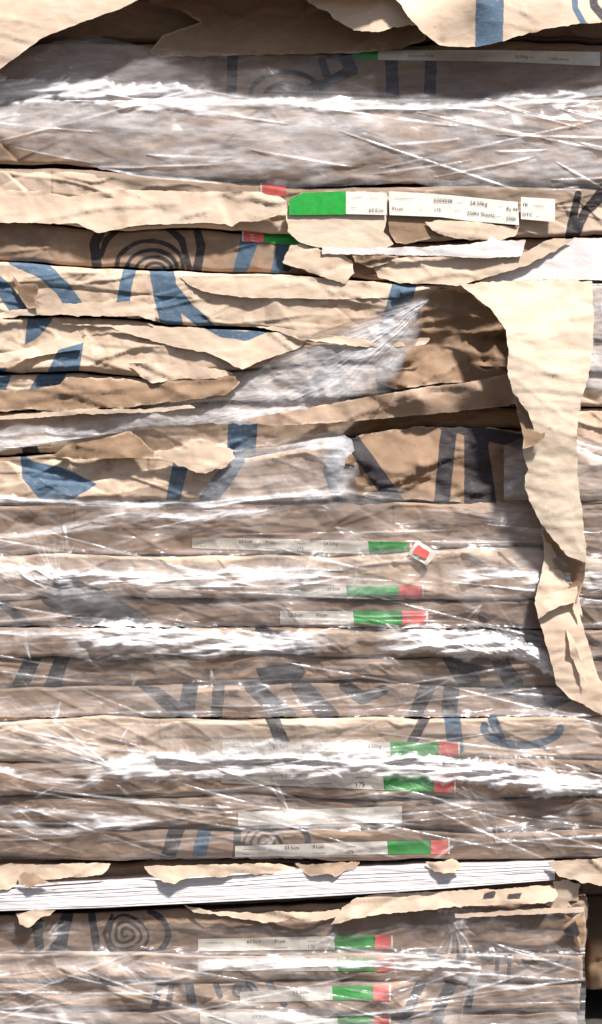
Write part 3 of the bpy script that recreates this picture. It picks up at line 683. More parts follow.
pf('H', [(346,452),(356,436),(420,426),(490,428),(524,432),(530,470),(534,503),(480,504),(420,500),(370,498),(344,490)],
   [(346,450,-2),(420,430,-26),(520,438,-46),(360,462,6),(420,464,-2),(490,460,-14),(360,470,-4),(420,472,-14),(490,468,-26),(530,500,-24),(420,500,-2),(350,492,0)], mat=INNER_SHADED, ragged=.7, cr=2.0, over=False, name='crumpled_wrapper',
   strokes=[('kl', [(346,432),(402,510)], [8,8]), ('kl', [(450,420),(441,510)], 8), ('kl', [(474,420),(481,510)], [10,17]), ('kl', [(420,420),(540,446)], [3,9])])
# the loose tilted red label end on pack I
pI = flap('loose_label_end', [(417,540),(437,552),(427,566),(408,554)], [(417,540,4),(437,552,14),(427,566,8),(408,554,2)], LABEL, PACKS['I'].ob, ragged=.3, cr=.5, over=True, edge=False, lift=2)
flap('red_print', [(418,545),(430,552.5),(425,560),(413,553)], [(417,540,5),(437,552,15),(427,566,9),(408,554,3)], RED, pI, ragged=.9, cr=.5, over=True, edge=False, lift=3.2, thick=0, step=1.5)
# ---- S: burst wrapper round bare white sheets
def sheet_edge():
    xs = np.arange(-66, 556, 1.5); NS = 64; t = np.linspace(0, 1, NS)
    T = poly_y([(-66,896),(0,890),(100,884),(200,878),(300,870),(440,865),(556,861)], xs) + 1.2 * (fbm(xs / 18, xs * 0, 5) - .5)
    B = poly_y([(-66,915),(0,911),(100,908),(200,903),(300,898),(400,892),(556,880)], xs)
    Y = T[None] + (B - T)[None] * t[:, None]; X = np.repeat(xs[None], NS, 0)
    D = 6 + .55 * np.repeat((rng.random(NS) - .5)[:, None], len(xs), 1) * 2 + 2.5 * (fbm(X / 40, Y / 5, 8) - .5) - 7 * (X > 480) * (X - 480) / 76
    X = np.vstack([X[:1], X[:1], X, X[-1:]]); Y = np.vstack([Y[:1], Y[:1], Y, Y[-1:]]); D = np.vstack([D[:1] * 0 - 300, D[:1] - 3, D, D[-1:] * 0 - 300])
    lay = np.vstack([t[:1][:, None], t[:1][:, None], t[:, None], t[-1:][:, None]]) * np.ones_like(X)
    X = np.hstack([X, X[:, -1:] + 1]); Y = np.hstack([Y, Y[:, -1:]]); D = np.hstack([D, D[:, -1:] * 0 - 300]); lay = np.hstack([lay, lay[:, -1:]])
    x, y, z = W(X, Y, np.maximum(D, -60)); y = -D * .001
    mesh_arrays('bare_sheets', np.stack([x, y, z], -1).reshape(-1, 3), grid_faces(*X.shape), SHEETS, PACKS['S'].ob, {'layer': lay * 9})
sheet_edge()
pf('S', [(-66,868),(0,866),(10,864),(60,864),(112,863),(106,872),(98,876),(84,877),(60,878),(42,880),(36,875),(28,872),(20,876),(16,884),(6,890),(-66,893)], [(-60,868,-4),(110,864,-2),(0,885,12),(90,876,10),(20,874,6)], ragged=.9, cr=.8)
pf('S', [(18,876),(26,871),(34,873),(46,880),(62,884),(40,885),(30,889),(20,884)], [(20,877,12),(34,884,18),(60,883,13)], mat=BROWN, ragged=1.2, cr=.6)
pf('S', [(144,866),(200,865),(270,863),(300,868),(280,874),(250,874),(236,872),(225,877),(200,876),(180,880),(175,884),(164,882),(150,874)], [(144,867,0),(290,867,0),(170,880,15),(220,875,12),(250,872,10)], ragged=.9, cr=.9)
pf('S', [(296,864),(360,862),(352,869),(344,871),(336,877),(326,874),(312,876),(304,871)], [(300,866,2),(350,864,4),(325,876,12)], mat=BROWN, ragged=1.4, cr=.9)
pf('S', [(426,862),(444,862),(452,858),(458,862),(462,867),(454,873),(444,874),(434,871)], [(428,868,8),(452,858,14),(446,877,16)], ragged=.7, cr=.8)
pf('S', [(548,862),(580,859),(670,856),(670,884),(600,886),(580,882),(560,876),(553,868)], [(548,864,8),(670,858,0),(670,884,4),(580,880,10)], ragged=1, cr=1.4)
pf('S', [(553,882),(566,880),(580,884),(578,900),(566,902),(574,908),(556,912),(545,905),(555,898)], [(553,884,0),(576,890,-4),(556,910,-8)], ragged=1, cr=1.4)
# ---- T: torn top of its wrapper
pf('T', [(16,914),(34,909),(56,910),(50,916),(40,917),(34,924),(28,927),(20,924)], [(16,916,4),(50,912,6),(26,926,12)], ragged=.7, cr=.8)
pf('T', [(184,905),(196,908),(212,911),(240,912),(262,914),(280,911),(310,913),(340,909),(344,914),(325,920),(306,922),(294,918),(280,922),(262,923),(240,918),(210,914),(194,912)], [(184,906,-6),(262,914,-4),(340,910,-4),(300,920,8),(210,912,4)], ragged=.9, cr=.8)
pf('T', [(342,908),(356,898),(380,894),(430,892),(500,889),(554,885),(558,896),(552,902),(500,905),(450,907),(410,912),(380,914),(350,920),(330,925),(338,916)], [(342,909,-2),(430,893,-4),(554,887,-4),(552,901,8),(440,907,10),(350,918,10)], mat=KRAFT, ragged=.8, cr=.9,
   strokes=[('kf', [(484,893),(496,891),(494,898),(482,900)]), ('kf', [(508,894),(522,893),(520,899),(506,900)])])
pf('T', [(560,928),(585,909),(586,940),(582,950),(576,936),(568,936)], [(560,928,4),(585,912,2),(582,948,0)], mat=INNER_SHADED, ragged=.5, cr=.8,
   strokes=[('kf', [(553,940),(575,920),(580,934),(570,946)])])
# white upper lip on the right end of T
pf('T', [(455,914),(500,911),(560,908),(584,907),(584,912),(560,913),(500,916),(455,918)], [(455,916,6),(584,909,4)], mat=KRAFT, ragged=.6, cr=.3)
# ------------------------------------------------------------------ stretch film: bunches, strands and creases
Q = 2
NX, NY = FW * Q, FH * Q
class Layer: pass
def blur(a, s):
    r = max(1, int(3 * s)); k = np.exp(-.5 * (np.arange(-r, r + 1) / s) ** 2); k /= k.sum()
    out = np.zeros_like(a)
    for i, w in enumerate(k): out += w * np.roll(a, i - r, 0)
    b = np.zeros_like(a)
    for i, w in enumerate(k): b += w * np.roll(out, i - r, 1)
    return b
SIG = (.8, 1.3, 2.4)
DEP = [np.zeros((NY, NX)) for _ in SIG]
def splat(xs, ys, w, ci):
    gx = (xs - FX0) * Q; gy = (ys - FY0) * Q
    m = (gx > 1) & (gx < NX - 2) & (gy > 1) & (gy < NY - 2)
    gx, gy, w = gx[m], gy[m], w[m]
    i = gx.astype(int); j = gy.astype(int); u = gx - i; v = gy - j
    for dj, di, q in ((0, 0, (1 - u) * (1 - v)), (0, 1, u * (1 - v)), (1, 0, (1 - u) * v), (1, 1, u * v)):
        np.add.at(DEP[ci], (j + dj, i + di), w * q)
NORM = [s * 2.5 * .5 for s in SIG]
def bundle(pts, n, spread, dens, length=(.15, .6), wav=2.0, cls=(0, 0, 1, 1, 2), conv=1.0):
    """n strands that follow a line, each over part of it, each a little off it"""
    P = resample(pts, .5, closed=False); L = len(P)
    tan = np.gradient(P, axis=0); tan /= np.linalg.norm(tan, axis=1)[:, None] + 1e-9
    nor = np.stack([-tan[:, 1], tan[:, 0]], -1)
    for _ in range(max(2, int(n * .5))):
        f = rng.uniform(*length) * .8; a = int(rng.uniform(-.1, 1 - f * .6) * L); b = int(a + f * L); a = max(0, a); b = min(L, b)
        if b - a < 6: continue
        s = np.linspace(0, 1, b - a); o = rng.normal() * spread
        off = o * (1 + (conv - 1) * s) + wav * np.sin(s * rng.uniform(1, 6) + rng.uniform(0, 6)) * rng.uniform(.2, 1)
        q = P[a:b] + nor[a:b] * off[:, None]
        ci = int(rng.choice(cls))
        w = 2.1 * dens * rng.uniform(.05, 1) ** 1.6 * np.sin(np.pi * np.clip(s, .02, .98)) ** .6
        splat(q[:, 0], q[:, 1], w * NORM[ci], ci)
def line(pts, w, dens=.8):
    P = resample(pts, 20, closed=False); m = 0
    bundle(pts, max(2, int(w * 2)), w * .35, dens, (.8, 1.0), .5, (0, 1))
def comb(x0, x1, ybase, length, ang, n, dens, curve=.3, cls=(0, 0, 1)):
    """single creases that leave a bunch of film at an angle"""
    for _ in range(n):
        x = rng.uniform(x0, x1); y = poly_y(ybase, x) if not isinstance(ybase, (int, float)) else ybase
        l = length * rng.uniform(.4, 1.2); a = math.radians(ang + rng.normal() * 9); c = curve * rng.normal()
        s = np.linspace(0, 1, int(l * 2) + 4); th = a + c * s
        ds = l / len(s)
        px = x + np.cumsum(np.cos(th)) * ds; py = y - np.cumsum(np.sin(th)) * ds
        ci = int(rng.choice(cls)); splat(px, py, dens * rng.uniform(.3, 1) * NORM[ci] * np.sin(np.pi * np.clip(s * .8 + .15, 0, 1)), ci)
def fan(x, y, ang, sector, l, n, dens):
    """creases that spread from one point where the film is pulled tight"""
    for _ in range(n):
        a = math.radians(ang + rng.uniform(-sector, sector)); ll = l * rng.uniform(.35, 1); r0 = rng.uniform(0, .25) * ll
        s = np.linspace(0, 1, int(ll * 2) + 4); th = a + rng.normal() * .25 * s
        px = x + r0 * math.cos(a) + np.cumsum(np.cos(th)) * ll / len(s); py = y - r0 * math.sin(a) - np.cumsum(np.sin(th)) * ll / len(s)
        ci = int(rng.choice((0, 0, 1))); splat(px, py, dens * rng.uniform(.3, 1) * NORM[ci] * (1 - s) ** .6, ci)
VEIL = np.zeros((FH, FW))
GX, GY = np.meshgrid(np.arange(FW) + FX0, np.arange(FH) + FY0)
def veil(poly, v, soft=8):
    global VEIL
    ys = [q[1] for q in poly]; r0 = max(0, int(min(ys) - soft - FY0)); r1 = min(FH, int(max(ys) + soft + 1 - FY0))
    a = np.clip(sd_fill_wide(GX[r0:r1].astype(float), GY[r0:r1].astype(float), poly) / soft + .5, 0, 1)
    VEIL[r0:r1] += .38 * v * a * VN[r0:r1]

def pleat(x, y, l, h, ang, v):
    """a doubled-over lap of film: a long thin triangle with one sharp edge"""
    ca, sa = math.cos(ang), math.sin(ang)
    x0, x1, y0, y1 = int(max(0, x - l - FX0)), int(min(FW, x + l - FX0)), int(max(0, y - l * abs(sa) - h - 4 - FY0)), int(min(FH, y + l * abs(sa) + h + 4 - FY0))
    if x1 - x0 < 4 or y1 - y0 < 4: return
    X = GX[y0:y1, x0:x1] - x; Y = GY[y0:y1, x0:x1] - y
    u = X * ca + Y * sa; w = -X * sa + Y * ca
    hh = h * np.clip(1 - np.abs(u) / l, 0, 1)
    a = np.clip(w / 1.2 + .5, 0, 1) * np.clip(1 - w / (hh + .1), 0, 1) * (hh > .3)
    VEIL[y0:y1, x0:x1] += v * a; PLEAT[y0:y1, x0:x1] += 2.2 * a * np.sign(v)
PLEAT = np.zeros((FH, FW)); BURST = np.zeros((FH, FW))
def burst(pts, half, v):
    """film gathered into a dense bunch of many layers, ragged along both edges"""
    global BURST
    P = np.array(pts, float)
    r0 = max(0, int(P[:, 1].min() - 3 * half - 8 - FY0)); r1 = min(FH, int(P[:, 1].max() + 3 * half + 8 - FY0))
    GX = globals()['GX'][r0:r1]; GY = globals()['GY'][r0:r1]
    yc = np.interp(GX, P[:, 0], P[:, 1]); inside = np.clip((GX - P[0, 0]) / 30, 0, 1) * np.clip((P[-1, 0] - GX) / 30, 0, 1)
    h = half * (.1 + 1.1 * fbm(GX / 26, GY / 60 + pts[0][0], 23, 4) + .75 * fbm(GX / 6 + GY / 5, GY / 40, 27, 3)); yc = yc + 5 * (fbm(GX / 34, GX * 0, 29, 3) - .5)
    a = np.clip((h - np.abs(GY - yc)) / 3.0, 0, 1) * inside
    st = fbm(GX / 20 + GY / 9, GY / 2.6 + GX / 30, 31, 4)
    BURST[r0:r1] = np.maximum(BURST[r0:r1], v * a * np.clip(.35 + 2.0 * (st - .33), .02, 1.3) * np.clip(.35 + 1.3 * fbm(GX / 70, GY / 30, 37, 3), 0, 1.15))
VN = .25 + 1.5 * fbm(GX / 60, GY / 15 + GX / 200, 17, 5)
for _ in range(150):
    y_ = rng.choice([rng.uniform(105, 185), rng.uniform(500, 715), rng.uniform(500, 860), rng.uniform(720, 860), rng.uniform(955, 1030)])
    pleat(rng.uniform(-60, 650), y_, rng.uniform(25, 130), rng.uniform(4, 16) * rng.choice([-1, 1]) if False else rng.uniform(4, 16), rng.normal() * .18, rng.uniform(.06, .26))
# --- the dense bunches
burst([(-70,96),(0,92),(60,90),(130,98),(220,104)], 13, 1.0); burst([(150,100),(300,104),(420,108),(500,104),(600,94),(670,86)], 6.5, .6)
burst([(-70,500),(60,503),(130,507),(200,506),(260,500),(360,494)], 5, .75); burst([(-40,548),(60,530),(130,518),(200,521),(270,513),(340,504)], 5.5, .5)
burst([(-70,566),(20,574),(110,581),(170,583),(260,578),(345,576)], 9, .8); burst([(440,574),(520,578),(570,584),(670,586)], 9, .65)
burst([(60,636),(130,637),(200,645),(270,646),(330,640)], 13, 1.0); burst([(-70,640),(20,636),(90,634)], 5, .5); burst([(375,640),(430,638),(480,644),(520,652),(570,668)], 12, 1.15)
burst([(90,772),(160,767),(260,766),(360,765),(450,767),(540,784),(640,790)], 12, 1.15); burst([(-30,766),(40,780),(84,785),(115,774)], 5, .7); burst([(210,748),(300,746),(395,750)], 7, .55)
burst([(-10,812),(60,814),(110,820),(160,824)], 4, .6); burst([(50,830),(80,828),(120,824),(160,821)], 6, .8)
burst([(190,966),(280,966),(340,965),(400,967),(450,966),(500,976)], 5.5, .9); burst([(50,984),(120,985),(210,975)], 4, .6); burst([(340,432),(360,450),(370,470)], 12, .5); burst([(240,436),(345,440)], 10, .4)
burst([(435,912),(455,914),(480,914)], 8, .9); burst([(430,966),(470,984),(520,992),(560,980)], 4, .5)
# --- top film
bundle([(-60,94),(0,91),(60,92),(130,97),(220,101),(330,104),(420,107),(500,104),(560,98),(660,86)], 150, 5.5, .26)
bundle([(-60,96),(0,92),(50,88),(100,90),(160,98),(230,104)], 170, 7, .34)
bundle([(-30,78),(10,84),(60,84)], 20, 4, .4); line([(0,72),(8,84),(20,92)], 2); line([(66,62),(74,70)], 2, .9)
bundle([(100,104),(150,114),(230,120),(330,112)], 26, 3, .4)
bundle([(-60,130),(60,136),(150,150),(300,170)], 30, 14, .16)
bundle([(180,116),(300,126),(420,128),(600,118)], 20, 14, .14)
comb(380, 600, 150, 50, -60, 26, .30); comb(0, 600, [(0,120),(600,150)], 50, -40, 34, .3); comb(420, 600, 85, 26, 20, 26, .22)
line([(555,128),(600,152)], 3, .6); line([(470,108),(478,140)], 2, .5); line([(262,58),(275,78)], 2, .35)
veil([(-80,108),(680,112),(680,196),(-80,196)], .62); veil([(-80,108),(330,116),(330,192),(-80,192)], .14)
veil([(540,148),(575,142),(602,150),(602,172),(548,176)], .4); veil([(-80,80),(150,84),(240,96),(240,108),(-80,106)], .3, 6); veil([(-80,96),(680,92),(680,108),(-80,108)], .22, 8); veil([(-80,60),(40,40),(130,40),(160,60),(240,95),(0,95)], .38)  # first patch paints a highlight as whiter film
line([(-60,146),(0,143),(60,160),(140,176),(220,183),(300,187),(390,183),(410,180),(440,189),(600,190)], 3, .35)
for _ in range(44):
    fan(rng.uniform(-30, 620), rng.choice([rng.uniform(505, 715), rng.uniform(720, 855), rng.uniform(505, 855), rng.uniform(925, 1015)]), rng.choice([0, 180]) + rng.normal() * 38, rng.uniform(8, 26), rng.uniform(20, 64), int(rng.uniform(7, 15)), rng.uniform(.35, .8))
fan(112, 768, 160, 24, 150, 30, .7); fan(60, 585, 120, 30, 60, 18, .7); fan(430, 300, 218, 14, 190, 30, .6); fan(430, 300, 210, 22, 120, 16, .6); fan(540, 660, 150, 24, 110, 30, .8)
fan(90, 662, 25, 20, 130, 18, .7); fan(300, 585, 60, 40, 50, 18, .6); fan(455, 925, 270, 40, 60, 20, .7); fan(570, 785, 160, 20, 100, 20, .7); fan(500, 850, 120, 35, 60, 14, .5)
# --- diagonal film in the middle
bundle([(60,432),(160,412),(260,390),(340,352),(436,298)], 60, 10, .22, (.3, .8))
bundle([(150,430),(250,412),(330,380),(400,340)], 40, 9, .2, (.3, .8))
comb(300, 430, [(300,420),(430,350)], 90, 48, 46, .34, .15); comb(180, 300, [(180,424),(300,415)], 80, 26, 40, .3, .15)
line([(225,398),(330,350),(428,302)], 3, .5); line([(280,388),(360,342),(425,312)], 2, .45); line([(150,410),(210,398),(240,402),(262,398)], 3, .5)
bundle([(-60,436),(40,434),(110,424),(170,416)], 30, 6, .3); line([(-60,456),(0,450),(50,442),(92,437),(140,428)], 3, .6); line([(140,428),(200,421),(300,423),(400,416),(516,402)], 2.5, .4)
veil([(-80,424),(60,420),(130,408),(260,372),(420,300),(440,310),(420,360),(300,424),(-80,456)], .85, 10); veil([(322,430),(352,430),(360,470),(340,495),(326,470)], 1.2, 6); veil([(270,372),(420,296),(432,304),(300,420),(240,420)], .5, 8); fan(432, 298, 216, 16, 260, 36, .8); fan(0, 448, 8, 10, 200, 14, .6); fan(520, 384, 188, 8, 260, 24, .6); veil([(-80,430),(40,428),(60,444),(-80,456)], .15)  # the narrow steep patch paints a pale sheen into the film
# --- film over the middle packs
bundle([(-60,500),(0,498),(60,503),(130,507),(200,506),(260,500),(350,494)], 80, 3.5, .42); bundle([(-60,556),(0,545),(60,529),(130,517),(200,520),(260,514),(340,500)], 60, 4.5, .3)
bundle([(150,510),(210,512),(270,497),(330,488),(420,496)], 40, 5, .3); bundle([(150,515),(250,524),(330,512),(420,520)], 30, 6, .25)
bundle([(340,502),(420,507),(500,518),(560,526),(660,522)], 80, 9, .24); bundle([(330,522),(420,532),(530,540)], 40, 5, .24)
bundle([(360,486),(440,500),(520,508)], 14, 3, .4)
line([(30,553),(56,557),(70,553),(77,541)], 3.4, .7); bundle([(-60,520),(60,540),(170,528)], 30, 10, .2)
bundle([(-40,558),(20,572),(60,585),(110,580),(170,582),(260,580),(350,580)], 150, 7, .34); bundle([(60,580),(200,574),(340,580),(480,584),(660,578)], 90, 8, .24)
comb(50, 330, [(50,584),(330,580)], 34, 68, 60, .3); comb(180, 420, [(180,570),(420,560)], 40, 38, 50, .26); comb(0, 60, 584, 26, 125, 24, .5)
line([(4,556),(24,577),(48,590)], 4, .7); line([(-10,598),(24,598),(48,589)], 3.5, .7); line([(118,582),(150,600),(175,604)], 3, .6); line([(232,560),(244,575)], 1.6, .8); line([(430,570),(470,584)], 2, .5)  # the shortest stroke paints a white glint into the film
bundle([(180,592),(230,602),(290,616),(280,610)], 40, 5, .4); bundle([(450,575),(520,578),(570,584),(660,584)], 50, 6, .36); comb(470, 540, 530, 16, 70, 14, .6)
veil([(240,440),(345,430),(352,500),(260,505),(200,500)], .5, 12); veil([(-80,500),(680,500),(680,630),(-80,630)], .15); veil([(-80,564),(300,566),(420,586),(330,600),(-80,596)], .25, 10)
veil([(455,555),(680,560),(680,600),(455,596)], .22, 10); veil([(496,462),(530,452),(530,502),(500,502)], .5, 5); veil([(520,440),(560,436),(680,440),(680,500),(520,500)], .25); veil([(576,286),(680,286),(680,385),(590,390)], 1.0); bundle([(610,286),(606,380)], 30, 6, .4); bundle([(585,512),(660,506)], 20, 8, .5)
veil([(-80,600),(10,605),(10,622),(-80,624)], .3)
# --- white burst
bundle([(-60,642),(20,634),(90,630),(160,640),(230,644),(330,640)], 120, 6, .34); bundle([(60,640),(130,634),(200,642),(270,648),(320,644)], 150, 8, .36, (.1, .4)); bundle([(60,656),(90,650),(140,656),(300,654)], 50, 4, .42)
bundle([(300,642),(400,640),(480,640),(660,650)], 50, 6, .26)
bundle([(385,640),(430,636),(480,642),(520,652),(560,670)], 190, 6.5, .42, (.08, .4)); comb(400, 540, [(400,634),(540,650)], 26, -32, 80, .45)
line([(72,654),(92,664),(100,669)], 3.5, .8); line([(52,678),(80,672)], 1.6, .6); comb(170, 330, 632, 20, -20, 40, .4)
bundle([(-60,722),(60,706),(180,694),(260,688)], 14, 5, .34); bundle([(120,706),(300,694),(480,712)], 14, 5, .3); bundle([(380,690),(480,700),(660,712)], 20, 8, .25); bundle([(-60,690),(100,690),(300,684)], 20, 4, .26)
veil([(-80,630),(680,632),(680,718),(-80,718)], .15); veil([(60,626),(200,630),(320,640),(310,656),(80,662)], .2, 8); veil([(390,632),(480,636),(550,664),(470,656)], .25, 6); veil([(-80,686),(680,686),(680,716),(-80,716)], .12)
bundle([(-60,718),(100,717),(300,717),(660,716)], 30, 1.6, .3)
# --- long white band
bundle([(90,774),(160,768),(260,766),(360,765),(450,767),(540,782),(660,790)], 330, 6, .34); veil([(110,760),(200,756),(400,764),(480,764),(570,780),(560,788),(480,776),(300,776),(120,782)], .42, 7)
bundle([(-60,762),(0,772),(50,782),(84,786),(110,774),(140,768)], 80, 3, .44); bundle([(220,750),(300,746),(390,750)], 40, 6, .3)
for k_ in range(22):
    y_ = 722 + k_ * 2.2; bundle([(-30, y_ - 6), (50, y_ + 12), (118, 766)], 4, 2.5, .36, (.3, .9))
comb(125, 345, [(125,756),(345,760)], 34, 112, 60, .42, .5); comb(400, 600, [(400,770),(600,780)], 40, 120, 60, .34, .4); comb(300, 470, 792, 30, 150, 30, .36); comb(440, 590, 786, 30, -40, 60, .36)
line([(118,745),(124,735),(132,722)], 2.5, .8); line([(190,762),(188,745),(194,727)], 2.5, .6)
bundle([(340,792),(440,806),(540,802),(660,792)], 50, 4, .3); bundle([(380,822),(460,812),(560,826),(660,820)], 40, 8, .22); bundle([(-60,800),(100,798),(300,800)], 20, 5, .2)
bundle([(0,808),(60,812),(110,817),(156,824)], 40, 2.5, .4); bundle([(4,814),(36,831),(70,833),(100,828),(160,822)], 60, 2.6, .42); veil([(72,818),(110,817),(156,822),(100,830),(66,832)], .4, 5); line([(5,815),(20,811),(32,820)], 2.5, .7)
bundle([(0,850),(60,838),(120,836)], 18, 4, .3); line([(186,842),(230,841),(275,839)], 2, .6); bundle([(440,842),(520,846),(660,852)], 50, 3, .4); comb(430, 600, 850, 34, 150, 40, .25)
bundle([(-60,858),(300,857),(660,856)], 14, 1.2, .3)
veil([(-80,718),(680,718),(680,760),(-80,760)], .2); veil([(-80,786),(680,796),(680,858),(-80,858)], .07); veil([(222,798),(400,798),(400,826),(238,828)], .22, 6)
# --- lowest film
bundle([(198,966),(280,965),(340,964),(400,967),(450,964),(500,976)], 120, 3.5, .36); veil([(198,960),(330,960),(398,962),(398,972),(198,974)], .4, 4)
bundle([(60,990),(70,981),(120,985),(170,983),(200,975)], 40, 2.5, .44); bundle([(-60,972),(20,985),(60,1000),(110,996)], 30, 6, .3)
comb(0, 190, [(0,985),(190,975)], 26, 130, 60, .4, .6); comb(60, 150, 968, 22, -30, 40, .45, .6)
bundle([(456,908),(450,926),(462,946),(456,968)], 60, 7, .34, (.2, .6)); bundle([(420,918),(455,914),(500,912),(584,910)], 40, 3, .34); comb(440, 480, 915, 14, 60, 16, .6)
bundle([(420,965),(460,980),(500,990),(540,975),(580,960)], 50, 6, .26); bundle([(400,990),(480,1000),(580,985)], 26, 7, .24); bundle([(230,1002),(330,1000)], 20, 3, .3); veil([(236,992),(270,985),(276,992),(245,1003)], .4, 4)
veil([(-80,955),(680,955),(680,1050),(-80,1050)], .17); veil([(-80,955),(200,955),(190,1000),(-80,1004)], .14); veil([(-80,1004),(600,1012),(600,1050),(-80,1050)], .5); veil([(-80,915),(680,915),(680,955),(-80,955)], .1); veil([(400,955),(584,955),(580,1008),(400,1012)], .1)
bundle([(-60,954),(300,954),(584,953)], 30, 1.2, .34)
# faint creases everywhere, roughly along the pile
for _ in range(110):
    x, y = rng.uniform(-60, 640), rng.choice([rng.uniform(108, 188), rng.uniform(500, 860), rng.uniform(500, 860), rng.uniform(915, 1030)])
    l = rng.uniform(20, 110); a = rng.normal() * .14
    bundle([(x, y), (x + l * .5, y + l * .5 * a + rng.normal() * 2), (x + l, y + l * a)], 2, 1.5, .24, (.4, 1))

BURST_W = blur(BURST, 1.6)
FINE = sum(blur(a, s) for a, s in zip(DEP, SIG))
WIDE = blur(FINE, 7.0)
# where the packs stand furthest out: the film is drawn taut over that
HOLE_ON = False
ENV = pack_front(GX.astype(float), GY.astype(float))
HOLE_ON = True
for _ in range(5): ENV = np.maximum(ENV, np.maximum(np.roll(ENV, 1, 0), np.roll(ENV, -1, 0)))
for _ in range(4): ENV = np.maximum(ENV, np.maximum(np.roll(ENV, 1, 1), np.roll(ENV, -1, 1)))
ENV = blur(ENV, 2.5)
WR = 1 - np.abs(2 * fbm(GX / 42 + 2.2 * fbm(GX / 60, GY / 30, 301, 3), GY / 9 + GX / 90, 300, 5) - 1)
FF1 = facet_field(30, 9, 41); FF2 = facet_field(13, 6, 42)
WR2 = 1 - np.abs(2 * fbm(GX / 15 + GY / 40, GY / 12 - GX / 30, 310, 4) - 1)

def film(label, top, bot, base, x0=-60, x1=660, lift=3.0, hem=0, pillow=0, wr=1.0, fk=1.0, soft=False, raggy=2.0, rag_top=2.0, fade=6):
    xs = np.arange(x0, x1 + .1, .85)
    T = poly_y(top, xs) + rag_top * 2 * (fbm(xs / 7, xs * 0 + base * 91, 400, 4) - .5)
    B = poly_y(bot, xs) + raggy * 2 * (fbm(xs / 6, xs * 0 + base * 57, 410, 5) - .5)
    B = np.maximum(B, T + 2)
    ny = int(np.max(B - T) / .8) + 2
    t = np.linspace(0, 1, ny)[:, None]
    Y = T[None] + (B - T)[None] * t; X = np.repeat(xs[None], ny, 0)
    fine = look(FINE, X, Y, FX0, FY0, Q); wide = look(WIDE, X, Y, FX0, FY0, Q)
    if x1 < 600 and x0 < 0: X = X + end_wave(Y, x1) * np.clip((X - x1 + 70) / 70, 0, 1)
    env = look(ENV, X, Y)
    if pillow: env = np.maximum(env, pillow * np.sin(np.pi * np.clip((Y - 100) / np.maximum(B[None] - 98, 1), 0, 1)) ** .6 + 15 * (fbm(X / 60 + Y / 50, Y / 34 - X / 160, 501, 3) - .5))
    d = env + lift + 4.0 * np.clip(wide, 0, 1.6) + 7.0 * look(BURST_W, X, Y) + 1.5 * fk * np.clip(fine - wide, -1, 1.8) + look(PLEAT, X, Y) + wr * (1.5 * look(FF1, X, Y) + .8 * look(FF2, X, Y) + 1.6 * (look(WR, X, Y) - .7) + .9 * (look(WR2, X, Y) - .7))
    if hem: d = d + hem * np.clip(1 - (B[None] - Y) / 40, 0, 1) ** 1.6
    edge = np.clip(np.minimum(Y - T[None], B[None] - Y) / fade, 0, 1)
    th = base + look(VEIL, X, Y) * (.4 + .6 * edge) + .6 * fk * fine
    th = th * (.5 + .8 * look(WR, X, Y) ** 3)
    th = th + look(BURST, X, Y) * (.8 + .8 * fine)
    if soft: th = th * np.clip((Y - T[None]) / 18, 0, 1) ** .8 * np.where(X > 300, np.clip((B[None] - Y) / np.clip((X - 300) / 4, 3, 22), 0, 1), 1)
    th = np.clip(th, 0, 2.4); th = 1 - np.exp(-1.15 * th)
    ob = mesh_arrays('stretch_film', np.stack(W(X, Y, d), -1).reshape(-1, 3), grid_faces(*X.shape), FILM, None, {'thickness': th})
    return tag(ob, label, 'plastic film', 'sheets of clear stretch film round the pile')

film('crumpled milky film with a white rope, drooping in a hem under the torn top sheets',
     [(-60,84),(0,66),(40,44),(90,34),(150,48),(260,56),(660,50)], [(-60,150),(0,144),(60,160),(140,177),(220,184),(300,188),(390,184),(408,181),(440,189),(660,191)], .05, pillow=17, hem=5, wr=.32, fk=.5, raggy=1.0)
film('loose film fold rising diagonally from the left edge to the hollow beside the hanging strip',
     [(-60,428),(60,418),(130,400),(180,382),(250,352),(320,326),(380,303),(432,290)], [(-60,457),(0,451),(50,443),(92,438),(150,428),(200,424),(300,425),(372,418),(398,384),(418,336),(432,298)], .06, x1=430, lift=4, hem=8, raggy=2.2, soft=True)
film('cloudy film pulled in white streaks over the middle packs, above the upper white burst',
     [(-60,496),(60,490),(120,488),(200,466),(250,440),(340,432),(352,440),(362,480),(420,492),(520,504),(660,496)], [(-60,626),(670,629)], .02, lift=4)
film('film bunched in a white feathery burst, left of the curled brown strip',
     [(-60,627),(660,630)], [(-60,717),(660,717)], .02, lift=4)
film('film gathered in the long bright white band across the lower half',
     [(-60,719),(660,719)], [(-60,860),(660,857)], .02, lift=4)
film('wrinkled clear film round the lowest packs, below the bare white sheets',
     [(-60,922),(150,920),(330,918),(440,910),(500,908),(586,905)], [(-60,1040),(586,1040)], .02, x1=586, lift=3)
film('narrow pale film patch right of the hanging strip', [(574,284),(660,282)], [(574,392),(660,386)], .12, x0=578, x1=660, lift=3)
film('torn film piece behind the lower edge of the hollow, left of the hanging strip', [(500,446),(530,436),(660,436)], [(500,500),(660,500)], .10, x0=504, lift=3)
